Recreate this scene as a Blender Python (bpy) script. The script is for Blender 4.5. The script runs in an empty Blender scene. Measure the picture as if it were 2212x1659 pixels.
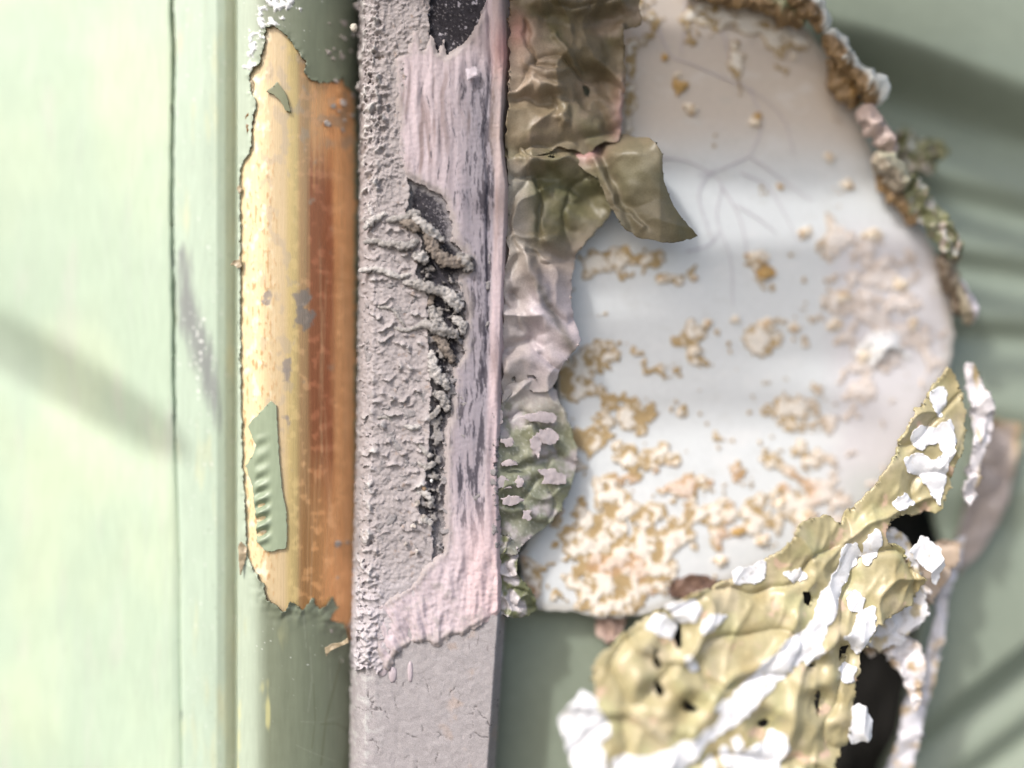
import bpy, math, random
import numpy as np
from mathutils import Vector

random.seed(7)
R = math.radians
scene = bpy.context.scene
col = scene.collection

# ------------------------------------------------------------------ camera, sky, sun, exposure
U = 0.0001            # one plan unit is a tenth of a millimetre; the patch in view is about 22 x 17 cm
ZC = 1.2              # height of the patch above the ground
CAM_D = 0.267
cam_data = bpy.data.cameras.new('camera')
cam = bpy.data.objects.new('camera', cam_data)
col.objects.link(cam)
cam.location = (0, -CAM_D, ZC)
cam.rotation_euler = (R(90), 0, 0)
cam_data.sensor_width = 36
cam_data.lens = 36 * CAM_D / (2212 * U)
cam_data.clip_start = 0.01
cam_data.clip_end = 3000
cam_data.dof.use_dof = True
cam_data.dof.focus_distance = CAM_D - 0.0016
cam_data.dof.aperture_fstop = 1.2
scene.camera = cam

SUN_EL, SUN_AZ = 44, 38          # degrees above the horizon, degrees to the left of the wall's normal
world = bpy.data.worlds.new('World')
scene.world = world
world.use_nodes = True
wn = world.node_tree.nodes
wl = world.node_tree.links
bg = wn['Background']
sky = wn.new('ShaderNodeTexSky')
sky.sky_type = 'NISHITA'
sky.sun_disc = False
sky.sun_elevation = R(SUN_EL)
sky.sun_rotation = R(180 + SUN_AZ)
sky.air_density = 1.0
sky.dust_density = 4.0
sky.ozone_density = 0.6
wl.new(sky.outputs[0], bg.inputs[0])
bg.inputs[1].default_value = 0.15
sun_data = bpy.data.lights.new('sun', 'SUN')
sun_data.energy = 1.65
sun_data.angle = R(2.4)
sun_data.color = (1.0, 0.975, 0.94)
sun = bpy.data.objects.new('sun', sun_data)
col.objects.link(sun)
sdir = Vector((-math.sin(R(SUN_AZ)) * math.cos(R(SUN_EL)), -math.cos(R(SUN_AZ)) * math.cos(R(SUN_EL)), math.sin(R(SUN_EL))))
sun.rotation_euler = sdir.to_track_quat('Z', 'Y').to_euler()
sun.location = (-1, -1.5, 3)
vs = scene.view_settings
vs.view_transform = 'Standard'
vs.look = 'None'
vs.gamma = 1
vs.exposure = 0.76
vs.use_curve_mapping = False

# ------------------------------------------------------------------ noise
def _h(ix, iy, seed):
    n = (ix.astype(np.int64) * 374761393 + iy.astype(np.int64) * 668265263 + seed * 1442695041) & 0xffffffff
    n = ((n ^ (n >> 13)) * 1274126177) & 0xffffffff
    n = ((n ^ (n >> 15)) * 2246822519) & 0xffffffff
    return ((n ^ (n >> 16)) & 0xffffff) / 16777216.0

def pn(x, y, seed=0):
    """gradient noise, about -1 to 1"""
    ix, iy = np.floor(x), np.floor(y)
    fx, fy = x - ix, y - iy
    ux, uy = fx * fx * fx * (fx * (fx * 6 - 15) + 10), fy * fy * fy * (fy * (fy * 6 - 15) + 10)
    def g(dx, dy):
        a = _h(ix + dx, iy + dy, seed) * 6.2831853
        return np.cos(a) * (fx - dx) + np.sin(a) * (fy - dy)
    a, b, c, d = g(0, 0), g(1, 0), g(0, 1), g(1, 1)
    return 1.5 * ((a + (b - a) * ux) * (1 - uy) + (c + (d - c) * ux) * uy)

def fbm(x, y, sc, oct=4, seed=0, gain=0.5, sx=1.0, sy=1.0):
    x, y = x / (sc * sx), y / (sc * sy)
    s, a, t = 0.0, 1.0, 0.0
    for i in range(oct):
        s = s + a * pn(x, y, seed + i * 17)
        t += a
        a *= gain
        x, y = x * 2.03 + 11.3, y * 2.03 - 7.1
    return s / t

def ridge(x, y, sc, oct=3, seed=0, sx=1.0, sy=1.0):
    x, y = x / (sc * sx), y / (sc * sy)
    s, a, t = 0.0, 1.0, 0.0
    for i in range(oct):
        s = s + a * (1 - np.minimum(1, 2.2 * np.abs(pn(x, y, seed + i * 31))))
        t += a
        a *= 0.5
        x, y = x * 2.1 + 3.7, y * 2.1 + 9.2
    return s / t

def worley(x, y, sc, seed=0):
    x, y = x / sc, y / sc
    ix, iy = np.floor(x), np.floor(y)
    f1 = np.full(x.shape, 9.0)
    f2 = np.full(x.shape, 9.0)
    cid = np.zeros(x.shape)
    for dx in (-1, 0, 1):
        for dy in (-1, 0, 1):
            cx, cy = ix + dx, iy + dy
            px = cx + _h(cx, cy, seed)
            py = cy + _h(cx, cy, seed + 91)
            d = np.hypot(px - x, py - y)
            near = d < f1
            f2 = np.where(near, f1, np.minimum(f2, d))
            cid = np.where(near, _h(cx, cy, seed + 133), cid)
            f1 = np.where(near, d, f1)
    return f1, f2, cid

def sm(a, b, x):
    t = np.clip((x - a) / (b - a), 0, 1)
    return t * t * (3 - 2 * t)

def sdf(P, x, y):
    """signed distance to a polygon, negative inside"""
    P = np.asarray(P, float)
    shp = x.shape
    x, y = x.ravel(), y.ravel()
    d = np.full(x.shape, 1e18)
    ins = np.zeros(x.shape, bool)
    n = len(P)
    for i in range(n):
        ax, ay = P[i]
        bx, by = P[(i + 1) % n]
        ex, ey = bx - ax, by - ay
        wx, wy = x - ax, y - ay
        t = np.clip((wx * ex + wy * ey) / (ex * ex + ey * ey + 1e-9), 0, 1)
        d = np.minimum(d, (wx - ex * t) ** 2 + (wy - ey * t) ** 2)
        if by != ay:
            c = ((ay > y) != (by > y)) & (x < ex * (y - ay) / ey + ax)
            ins ^= c
    d = np.sqrt(d)
    return np.where(ins, -d, d).reshape(shp)

def line_d(P, x, y):
    d = np.full(x.shape, 1e18)
    for (ax, ay), (bx, by) in zip(P[:-1], P[1:]):
        ex, ey = bx - ax, by - ay
        t = np.clip(((x - ax) * ex + (y - ay) * ey) / (ex * ex + ey * ey + 1e-9), 0, 1)
        d = np.minimum(d, (x - ax - ex * t) ** 2 + (y - ay - ey * t) ** 2)
    return np.sqrt(d)

KA = 0.82
def C(r, g, b, k=1.0):
    v = np.array([r, g, b], float) / 255.0
    v = np.where(v <= 0.04045, v / 12.92, ((v + 0.055) / 1.055) ** 2.4)
    return np.clip(v * KA * k, 0.004, 0.86)

def mix(a, b, t):
    t = np.asarray(t)[..., None]
    return a * (1 - t) + b * t

def full(c, x):
    return np.broadcast_to(c, x.shape + (3,)).copy()

# ------------------------------------------------------------------ materials
def material(name, rough=0.6, metal=0.0, spec=0.4, grain=0.15, grain_scale=2500, bump=0.2, bump_scale=4000,
             stretch=(1, 1, 1), coat=0.0, attr=True, color=(0.5, 0.5, 0.5), metal_attr=False, sss=0.0, dist=0.00015):
    m = bpy.data.materials.new(name)
    m.use_nodes = True
    nt = m.node_tree
    N, L = nt.nodes, nt.links
    p = N['Principled BSDF']
    p.inputs['Roughness'].default_value = rough
    p.inputs['Metallic'].default_value = metal
    p.inputs['Specular IOR Level'].default_value = spec
    p.inputs['Coat Weight'].default_value = coat
    p.inputs['Coat Roughness'].default_value = 0.25
    tc = N.new('ShaderNodeTexCoord')
    mp = N.new('ShaderNodeMapping')
    mp.inputs['Scale'].default_value = stretch
    L.new(tc.outputs['Object'], mp.inputs['Vector'])
    nz = N.new('ShaderNodeTexNoise')
    nz.inputs['Scale'].default_value = grain_scale
    nz.inputs['Detail'].default_value = 4
    L.new(mp.outputs[0], nz.inputs['Vector'])
    rng = N.new('ShaderNodeMapRange')
    rng.inputs['To Min'].default_value = 1 - grain
    rng.inputs['To Max'].default_value = 1 + grain
    rng.inputs['From Min'].default_value = 0.25
    rng.inputs['From Max'].default_value = 0.75
    L.new(nz.outputs['Fac'], rng.inputs['Value'])
    mul = N.new('ShaderNodeVectorMath')
    mul.operation = 'SCALE'
    if attr:
        at = N.new('ShaderNodeAttribute')
        at.attribute_name = 'tone'
        L.new(at.outputs['Color'], mul.inputs[0])
        if metal_attr:
            L.new(at.outputs['Alpha'], p.inputs['Metallic'])
    else:
        mul.inputs[0].default_value = color
    L.new(rng.outputs[0], mul.inputs['Scale'])
    L.new(mul.outputs[0], p.inputs['Base Color'])
    if bump > 0:
        n2 = N.new('ShaderNodeTexNoise')
        n2.inputs['Scale'].default_value = bump_scale
        n2.inputs['Detail'].default_value = 5
        L.new(mp.outputs[0], n2.inputs['Vector'])
        b = N.new('ShaderNodeBump')
        b.inputs['Strength'].default_value = bump
        b.inputs['Distance'].default_value = dist
        L.new(n2.outputs['Fac'], b.inputs['Height'])
        L.new(b.outputs[0], p.inputs['Normal'])
        r2 = N.new('ShaderNodeMapRange')
        r2.inputs['To Min'].default_value = max(0.02, rough - 0.1)
        r2.inputs['To Max'].default_value = min(1, rough + 0.1)
        L.new(nz.outputs['Fac'], r2.inputs['Value'])
        L.new(r2.outputs[0], p.inputs['Roughness'])
    if sss > 0:
        p.inputs['Subsurface Weight'].default_value = sss
        p.inputs['Subsurface Radius'].default_value = (1, 0.8, 0.7)
        p.inputs['Subsurface Scale'].default_value = 0.0006
    return m

M_paint = material('sage_paint', rough=0.42, spec=0.5, grain=0.07, grain_scale=1400, bump=0.06, bump_scale=2500, stretch=(1, 1, 0.12))
M_back = material('sage_paint_satin', rough=0.5, spec=0.45, grain=0.05, grain_scale=500, bump=0.02, bump_scale=1800)
M_metal = material('bare_brass', rough=0.27, spec=0.5, grain=0.02, grain_scale=2600, bump=0.015, bump_scale=3500, stretch=(1, 1, 0.03), metal_attr=True)
M_crust = material('mineral_crust', rough=0.95, spec=0.12, grain=0.14, grain_scale=4200, bump=0.4, bump_scale=4200)
M_core = material('charcoal_core', rough=0.9, spec=0.2, grain=0.35, grain_scale=6500, bump=0.7, bump_scale=6000)
M_film = material('lilac_film', rough=0.72, spec=0.3, grain=0.07, grain_scale=3600, bump=0.12, bump_scale=3000, stretch=(1, 1, 0.4), sss=0.15)
M_olive = material('olive_film', rough=0.42, spec=0.4, grain=0.12, grain_scale=2600, bump=0.18, bump_scale=2600)
M_pane = material('pale_primer', rough=0.38, spec=0.45, grain=0.05, grain_scale=1200, bump=0.02, bump_scale=1500)
M_crumb = material('crumbly_residue', rough=0.95, spec=0.1, grain=0.18, grain_scale=2600, bump=0.5, bump_scale=2200)
M_yellow = material('ochre_paint', rough=0.36, spec=0.5, grain=0.08, grain_scale=1300, bump=0.05, bump_scale=1500)
M_white = material('white_chalk', rough=0.9, spec=0.15, grain=0.05, grain_scale=2200, bump=0.4, bump_scale=1800)
M_dark = material('dark_cavity', rough=0.6, spec=0.3, grain=0.3, grain_scale=700, bump=0.2, bump_scale=1200)
M_hair = material('fine_root', rough=0.8, spec=0.2, grain=0.1, bump=0.0)
M_shade_leaf = material('shade_leaf', rough=0.5, spec=0.4, grain=0.2, grain_scale=120, bump=0.1, bump_scale=300, attr=False, color=(0.05, 0.09, 0.03))
M_ground = material('pale_concrete', rough=0.9, spec=0.2, grain=0.25, grain_scale=6, bump=0.2, bump_scale=60, attr=False, color=(0.15, 0.14, 0.12), dist=0.003)

# ------------------------------------------------------------------ object helpers
def tag(o, label=None, cat=None, group=None, kind=None):
    if label: o['label'] = label
    if cat: o['category'] = cat
    if group: o['group'] = group
    if kind: o['kind'] = kind
    return o

def thing(name, label, cat, x, y, h=0, group=None):
    o = bpy.data.objects.new(name, None)
    o.empty_display_size = 0.005
    o.location = ((x - 1106) * U, -h * U, ZC - (y - 829.5) * U)
    col.objects.link(o)
    return tag(o, label, cat, group)

def to_world(x, y, h, hb):
    k = U * (1 - hb * U / CAM_D)
    return np.stack([(x - 1106) * k, -h * U, ZC - (y - 829.5) * k], -1)

def link_mesh(name, V, F4, F3, cols, mat, parent, smooth=True):
    me = bpy.data.meshes.new(name)
    org = np.array(parent.matrix_world.translation if parent is None else _origin(parent)) if parent is not None else np.zeros(3)
    V = np.ascontiguousarray(V - org, dtype=np.float32)
    n4, n3 = len(F4), len(F3)
    me.vertices.add(len(V))
    me.vertices.foreach_set('co', V.ravel())
    me.loops.add(4 * n4 + 3 * n3)
    me.polygons.add(n4 + n3)
    idx = np.concatenate([np.asarray(F4, np.int32).ravel(), np.asarray(F3, np.int32).ravel()]).astype(np.int32)
    me.loops.foreach_set('vertex_index', idx)
    st = np.concatenate([np.arange(n4) * 4, 4 * n4 + np.arange(n3) * 3]).astype(np.int32)
    me.polygons.foreach_set('loop_start', st)
    me.polygons.foreach_set('use_smooth', np.full(n4 + n3, smooth))
    me.update(calc_edges=True)
    if cols is not None:
        a = me.color_attributes.new('tone', 'FLOAT_COLOR', 'POINT')
        if cols.shape[1] == 3:
            cols = np.concatenate([cols, np.zeros((len(cols), 1))], 1)
        a.data.foreach_set('color', np.ascontiguousarray(cols, dtype=np.float32).ravel())
    me.materials.append(mat)
    o = bpy.data.objects.new(name, me)
    col.objects.link(o)
    if parent is not None:
        o.parent = parent
    return o

def _origin(o):
    p = np.array(o.location)
    while o.parent is not None:
        o = o.parent
        p = p + np.array(o.location)
    return p

def axis(a, b, step, lo=None, hi=None):
    """fine spacing from a to b, growing steps out to lo and hi"""
    v = list(np.arange(a, b + step * 0.5, step))
    s, q = step, a
    pre = []
    if lo is not None:
        while q > lo:
            s *= 1.5
            q = max(lo, q - s)
            pre.append(q)
    s, q = step, v[-1]
    post = []
    if hi is not None:
        while q < hi:
            s *= 1.5
            q = min(hi, q + s)
            post.append(q)
    return np.array(pre[::-1] + v + post)

def sheet(name, mat, parent, xs, ys, height, color, hb=0, mask=None, thick=None, shift=None, edge_col=None, solid=0, snap=True):
    X, Y = np.meshgrid(xs, ys)
    ny, nx = X.shape
    if mask is not None:
        f = mask(X, Y)
        fc = (f[:-1, :-1] + f[1:, :-1] + f[:-1, 1:] + f[1:, 1:]) / 4
        keep = fc < 0
        if snap:
            gy, gx = np.gradient(f, ys, xs)
            g2 = gx * gx + gy * gy + 1e-6
            st = float(np.min(np.diff(xs)))
            near = np.abs(f) < st * 1.6
            mv = np.clip(f / g2, -st, st)
            X = np.where(near, X - np.clip(mv * gx, -st * .7, st * .7), X)
            Y = np.where(near, Y - np.clip(mv * gy, -st * .7, st * .7), Y)
    else:
        f = None
        keep = np.ones((ny - 1, nx - 1), bool)
    if not keep.any():
        return None
    H = height(X, Y)
    c = color(X, Y, H)
    a = np.arange(ny * nx).reshape(ny, nx)
    q = np.stack([a[:-1, :-1], a[1:, :-1], a[1:, 1:], a[:-1, 1:]], -1)[keep]
    used = np.zeros(ny * nx, bool)
    used[q.ravel()] = True
    new = np.cumsum(used) - 1
    q = new[q]
    PX, PY = X, Y
    if shift is not None:
        dx, dy = shift(X, Y)
        PX, PY = X + dx, Y + dy
    V = to_world(PX, PY, H, hb).reshape(-1, 3)[used]
    cc = c.reshape(-1, c.shape[-1])[used]
    if thick:
        kp = np.zeros((ny + 1, nx + 1), bool)
        kp[1:-1, 1:-1] = keep
        E = []
        l = keep & ~kp[1:-1, :-2]; E.append(np.stack([a[:-1, :-1][l], a[1:, :-1][l]], -1))
        r = keep & ~kp[1:-1, 2:]; E.append(np.stack([a[1:, 1:][r], a[:-1, 1:][r]], -1))
        t = keep & ~kp[:-2, 1:-1]; E.append(np.stack([a[:-1, 1:][t], a[:-1, :-1][t]], -1))
        b = keep & ~kp[2:, 1:-1]; E.append(np.stack([a[1:, :-1][b], a[1:, 1:][b]], -1))
        E = new[np.concatenate(E)]
        bv = np.unique(E)
        mp = np.full(len(V), -1)
        mp[bv] = len(V) + np.arange(len(bv))
        W = V[bv].copy()
        W[:, 1] += thick * U
        ec = cc[bv].copy()
        if edge_col is not None:
            ec[:, :3] = edge_col
        V = np.concatenate([V, W])
        cc = np.concatenate([cc, ec])
        sk = np.stack([E[:, 1], E[:, 0], mp[E[:, 0]], mp[E[:, 1]]], -1)
        q = np.concatenate([q, sk])
    o = link_mesh(name, V, q, np.zeros((0, 3), int), cc, mat, parent)
    if solid:
        s = o.modifiers.new('thickness', 'SOLIDIFY')
        s.thickness = solid * U
        s.offset = -1
    return o

def spline(P, n):
    P = np.asarray(P, float)
    Q = np.vstack([2 * P[0] - P[1], P, 2 * P[-1] - P[-2]])
    d = np.r_[0, np.cumsum(np.hypot(*np.diff(P[:, :2], axis=0).T))]
    u = np.linspace(0, d[-1], n)
    out = []
    for t in u:
        i = min(len(P) - 2, int(np.searchsorted(d, t, 'right') - 1))
        s = (t - d[i]) / max(1e-9, d[i + 1] - d[i])
        p0, p1, p2, p3 = Q[i], Q[i + 1], Q[i + 2], Q[i + 3]
        out.append(0.5 * (2 * p1 + (p2 - p0) * s + (2 * p0 - 5 * p1 + 4 * p2 - p3) * s * s + (3 * p1 - p0 - 3 * p2 + p3) * s ** 3))
    return np.array(out)

def tube(name, P, mat, parent, color, hb=0, step=3, seg=12, rough=0.3, nscale=9, seed=0, flat=1.0):
    """P rows: x, y, h, radius; a knobbly cord with closed ends. color(s, th, nx, ny, n) -> rgb"""
    P = np.asarray(P, float)
    L = np.hypot(*np.diff(P[:, :2], axis=0).T).sum()
    n = max(4, int(L / step))
    S = spline(P, n)
    T = np.gradient(S[:, :3], axis=0)
    T /= np.linalg.norm(T, axis=1)[:, None] + 1e-9
    up = np.array([0, 0, 1.0])
    A = np.cross(T, up)
    A /= np.linalg.norm(A, axis=1)[:, None] + 1e-9
    B = np.cross(A, T)
    th = np.linspace(0, 2 * np.pi, seg, endpoint=False)
    s = np.arange(n)[:, None] * (L / n)
    cap = np.sqrt(np.clip(1 - (np.clip(1 - np.minimum(s, L - s) / (np.maximum(S[:, 3:4], 1) + 1e-6), 0, 1)) ** 2, 0.02, 1))
    nz = fbm(s + 0 * th, th[None, :] * S[:, 3:4] + 0 * s + seed * 50, nscale, 3, seed) + fbm(s + 0 * th, -th[None, :] * S[:, 3:4] + 0 * s + 37 + seed * 50, nscale * 0.45, 2, seed + 5) * 0.5
    r = S[:, 3:4] * cap * (1 + rough * 1.6 * nz)
    D = A[:, None, :] * np.cos(th)[None, :, None] + B[:, None, :] * (np.sin(th)[None, :, None] * flat)
    V = S[:, None, :3] + D * r[..., None]
    cc = color(s + 0 * th, th[None, :] + 0 * s, D[..., 0], D[..., 1], nz)
    W = to_world(V[..., 0], V[..., 1], V[..., 2], hb).reshape(-1, 3)
    a = np.arange(n * seg).reshape(n, seg)
    b = np.roll(a, -1, 1)
    q = np.stack([a[:-1], b[:-1], b[1:], a[1:]], -1).reshape(-1, 4)
    e0 = len(W)
    W = np.concatenate([W, W[a[0]].mean(0)[None], W[a[-1]].mean(0)[None]])
    cc = cc.reshape(-1, 3)
    cc = np.concatenate([cc, cc[a[0]].mean(0)[None], cc[a[-1]].mean(0)[None]])
    t3 = np.concatenate([np.stack([b[0], a[0], np.full(seg, e0)], -1), np.stack([a[-1], b[-1], np.full(seg, e0 + 1)], -1)])
    return link_mesh(name, W, q, t3, cc, mat, parent)

def flat_tone(c, var=0.12):
    c = np.asarray(c)
    return lambda s, th, nx, ny, n: np.clip(c * (1 + var * 2 * n[..., None]), 0.004, 0.86)

def blob(name, x, y, h, rx, ry, rz, mat, parent, c, hb=0, seed=0, rough=0.3, seg=14, var=0.1):
    """an irregular crumb"""
    th = np.linspace(0, 2 * np.pi, seg, endpoint=False)
    ph = np.linspace(-0.5 * np.pi, 0.5 * np.pi, seg // 2 + 1)[1:-1]
    TH, PH = np.meshgrid(th, ph)
    n = fbm(np.cos(TH) * np.cos(PH) * 2 + seed * 9.1, np.sin(TH) * np.cos(PH) * 2 + np.sin(PH) * 3.1, 1.1, 3, seed)
    r = 1 + rough * 2 * n
    V = np.stack([x + rx * r * np.cos(TH) * np.cos(PH), y + ry * r * np.sin(TH) * np.cos(PH), h + rz * r * np.sin(PH)], -1)
    W = to_world(V[..., 0], V[..., 1], V[..., 2], hb).reshape(-1, 3)
    k, m = TH.shape
    a = np.arange(k * m).reshape(k, m)
    b = np.roll(a, -1, 1)
    q = np.stack([a[:-1], a[1:], b[1:], b[:-1]], -1).reshape(-1, 4)[:, ::-1]
    e = len(W)
    W = np.concatenate([W, to_world(np.array([x]), np.array([y]), np.array([h - rz]), hb), to_world(np.array([x]), np.array([y]), np.array([h + rz]), hb)])
    t3 = np.concatenate([np.stack([b[0], a[0], np.full(m, e)], -1), np.stack([a[-1], b[-1], np.full(m, e + 1)], -1)])
    cc = np.clip(np.asarray(c)[None] * (1 + var * 2 * n.reshape(-1, 1)), 0.004, 0.86)
    cc = np.concatenate([cc, cc[:1], cc[-1:]])
    return link_mesh(name, W, q, t3, cc, mat, parent)

BOT = 829.5 + ZC / U          # plan y of the ground line
def ramp(x, pts):
    return np.interp(x, [p[0] for p in pts], [p[1] for p in pts])

def ramp_c(x, pts):
    xs = [p[0] for p in pts]
    return np.stack([np.interp(x, xs, [p[1][i] for p in pts]) for i in range(3)], -1)

def poly(s, dx=0.0, dy=0.0, k=1.0):
    v = [float(t) for t in s.replace(',', ' ').split()]
    return [(dx + k * v[i], dy + k * v[i + 1]) for i in range(0, len(v), 2)]

# ------------------------------------------------------------------ unseen plant added above left: its leaves shade the wall in soft bands
def add_shade_leaves():
    t = thing('shade_plant', 'long narrow leaves of an unseen plant added above the patch to shade it in soft bands', 'plant', 300, -1500, 900)
    # where the shade of each leaf falls (x, y, h at both ends), how far out towards the sun the leaf hangs, its half width
    L = [((1060, 150, -80), (1980, 220, -130), 760, 110), ((1150, 560, -75), (2060, 570, -140), 900, 36), ((1230, 720, -80), (2060, 735, -140), 1120, 50), ((1180, 905, -80), (1900, 880, -120), 1400, 30),
         ((1840, 95, -185), (2500, 290, -230), 520, 62), ((1960, 350, -195), (2500, 420, -230), 640, 30), ((2080, 545, -200), (2500, 580, -230), 800, 26), ((2110, 705, -205), (2500, 725, -230), 1000, 26),
         ((-260, 620, -230), (372, 985, -70), 1050, 50)]
    for i, (A, B, d, w) in enumerate(L):
        A, B = np.array(A, float), np.array(B, float)
        n = 24
        k = np.linspace(-0.08, 1.08, n)[:, None]
        P = A + (B - A) * k
        ray = np.array([sdir.x, -sdir.z, -sdir.y])          # towards the sun, in plan units (x, y down, h)
        P = P + ray * d
        P[:, 2] += 25 * np.sin(k[:, 0] * 3.1 + i)
        dirv = (B - A) / np.linalg.norm(B - A)
        side = np.cross(dirv, ray)
        side /= np.linalg.norm(side)
        tp = np.sin(np.clip(k[:, 0] + 0.08, 0, 1.16) / 1.16 * np.pi) ** 0.35
        fold = np.cross(side, dirv)
        V, F = [], []
        for j in range(n):
            for q, dz in ((-1, 6), (-0.5, 2), (0, -3), (0.5, 2), (1, 6)):
                V.append(P[j] + side * q * w * tp[j] + fold * dz)
        V = np.array(V)
        a = np.arange(n * 5).reshape(n, 5)
        Fq = np.stack([a[:-1, :-1], a[1:, :-1], a[1:, 1:], a[:-1, 1:]], -1).reshape(-1, 4)
        W = to_world(V[:, 0], V[:, 1], V[:, 2], 0)
        o = link_mesh('shade_leaf', W, Fq, np.zeros((0, 3), int), None, M_shade_leaf, t)
        m = o.modifiers.new('thickness', 'SOLIDIFY')
        m.thickness = 4 * U
add_shade_leaves()

# ------------------------------------------------------------------ ground
gm = bpy.data.meshes.new('ground')
gm.from_pydata([(-600, -1200, 0), (600, -1200, 0), (600, 600, 0), (-600, 600, 0)], [], [(0, 1, 2, 3)])
gm.materials.append(M_ground)
ground = bpy.data.objects.new('ground', gm)
col.objects.link(ground)
tag(ground, kind='structure')

# ------------------------------------------------------------------ left side: flat panel, seam, trim board
SEAM = [(371, -60), (370, 30), (373, 120), (371, 260), (369, 420), (371, 560), (374, 700), (374, 830), (377, 960), (383, 1100), (388, 1250), (388, 1400), (391, 1560), (393, 1700)]
def seam_x(y):
    return np.interp(y, [p[1] for p in SEAM], [p[0] for p in SEAM])

def gap(y):
    return np.interp(y, [-50, 500, 620, 900, 980, 1120, 1700], [4.4, 4.2, 4.8, 3.6, 1.4, 0.1, 0.05])

def green_left(x, y):
    c = full(C(187, 206, 183), x)
    c = mix(c, C(204, 218, 188), 0.7 * sm(-0.2, 0.5, fbm(x, y, 260, 3, 12, sy=1.6)))
    c = mix(c, C(190, 204, 188), 0.35 * sm(0.1, 0.5, fbm(x, y, 46, 3, 33, sx=0.5, sy=9)))
    c = mix(c, C(206, 200, 196), 0.25 * sm(0.15, 0.5, fbm(x, y, 90, 3, 35, sx=0.6, sy=3)))
    sp = sm(0.5, 0.7, fbm(x, y, 34, 2, 71))
    c = mix(c, C(176, 186, 170), 0.25 * sp)
    return c * (1 + 0.05 * fbm(x, y, 120, 4, 3, sx=0.6, sy=2)[..., None])

panel = thing('painted_panel', 'pale sage green painted panel, weathered and flat, left of the dark crack line', 'panel', 200, 830, -120)
def h_left(x, y):
    d = ((y - 830) - 0.72 * (x - 100)) / 1.23
    dent = -10 * np.exp(-(d / 70.0) ** 2) * sm(380, 300, x) + 6 * np.exp(-((d - 620) / 90.0) ** 2)
    return -66 - 0.24 * np.maximum(0, 371 - x) + 1.2 * fbm(x, y, 150, 3, 5) + dent
def left_edge_soft(x, y):
    e = seam_x(y) - x
    return -4 * np.exp(-np.maximum(e, 0) / 5.0)
sheet('panel_face', M_paint, panel, np.concatenate([axis(-10, 340, 5, -2600), np.arange(342, 398, 1.6)]), axis(-20, 1680, 6, -1500, BOT),
      lambda x, y: h_left(x, y) + left_edge_soft(x, y), lambda x, y, h: green_left(x, y), hb=-66,
      mask=lambda x, y: x - seam_x(y) + gap(y) * (1 + 0.9 * fbm(x, y, 46, 3, 8, sy=1.5)), thick=60)

trim = thing('trim_board', 'narrow pale green trim board between the crack line and the round moulding, scuffed grey', 'trim', 440, 830, -60)
def h_trim(x, y):
    h = ramp(x, [(360, -65), (374, -64), (440, -55), (470, -54), (486, -62), (498, -74), (506, -84), (530, -86)])
    e = x - seam_x(y)
    return h - 4 * np.exp(-np.maximum(e, 0) / 5.0) + 0.9 * fbm(x, y, 60, 3, 15, sy=2)
def c_trim(x, y, h):
    c = full(C(190, 208, 188), x)
    c = c * (1 + 0.06 * fbm(x, y, 90, 4, 21, sx=0.6, sy=2.5)[..., None])
    c = mix(c, C(212, 214, 176), 0.5 * sm(0.05, 0.5, fbm(x, y, 60, 3, 27, sx=0.5, sy=3) + sm(1250, 1600, y) * 0.25 - 0.12))
    dots = sm(0.5, 0.62, fbm(x, y, 7, 2, 45)) * sm(420, 470, x)
    c = mix(c, C(120, 130, 110), 0.6 * dots)
    sc = sdf(poly('382,545 400,530 412,590 428,660 450,720 472,800 474,930 452,880 425,800 400,730 384,700'), x, y)
    k = sm(14, -18, sc + 18 * fbm(x, y, 30, 4, 52, sx=0.35, sy=2.5))
    c = mix(c, C(128, 128, 132), 0.8 * k)
    wt = sm(0.46, 0.6, fbm(x, y, 8, 3, 57, sy=1.5) + 0.25 * np.exp(-((x - 432) / 18) ** 2) * sm(660, 700, y) * sm(980, 760, y))
    return mix(c, C(240, 242, 238), wt)
sheet('board_face', M_paint, trim, axis(366, 532, 2), axis(-20, 1680, 3, -1500, BOT), h_trim, c_trim, hb=-60,
      mask=lambda x, y: seam_x(y) + gap(y) * (1 + 0.9 * fbm(x, y, 40, 3, 18)) - x, thick=50)
seam = thing('crack_line', 'thin dark cracked joint running down between the flat panel and the trim board', 'crack', 371, 600, -90)
sheet('joint_filler', M_dark, seam, axis(352, 412, 3), axis(-20, 1680, 5, -1500, BOT),
      lambda x, y: -100 + 3 * fbm(x, y, 18, 3, 4) + 26 * sm(900, 1350, y),
      lambda x, y, h: mix(full(C(52, 52, 40), x), C(150, 160, 140), sm(1000, 1350, y) * 0.7 + 0.3 * sm(0.2, 0.5, fbm(x, y, 40, 2, 9, sy=2))), hb=-80)

# ------------------------------------------------------------------ round moulding: bare metal under a torn paint skin
HOLE = poly('576,61 594,57 619,79 640,108 659,133 655,150 662,166 690,174 712,168 731,157 742,176 756,182 775,190 790,400 790,1330 760,1400 745,1398 738,1361 706,1345 724,1321 713,1297 700,1312 688,1318 680,1312 673,1288 663,1300 652,1321 640,1306 626,1296 622,1310 612,1321 600,1305 576,1292 570,1262 545,1230 533,1206 529,1134 522,1010 518,891 515,711 517,540 513,396 518,353 532,335 544,317 541,280 551,238 558,216 540,200 538,160 545,146 562,137 570,105')
FLAP = poly('532,920 585,866 597,876 600,935 604,1000 610,1060 619,1110 620,1160 618,1186 600,1187 588,1192 570,1188 553,1168 554,1130 548,1090 544,1050 528,1008 545,980 552,962')
ARROW = poly('575,198 590,188 600,178 620,205 628,243 618,240 606,218 592,205')
def h_mould(x, y):
    t = np.clip((x - 600) / 172.0, -0.75, 1.02)
    return 172 * (np.sqrt(np.maximum(0.02, 1 - t * t)) - 1) * np.where(x < 600, 0.95, 1.0)

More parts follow.
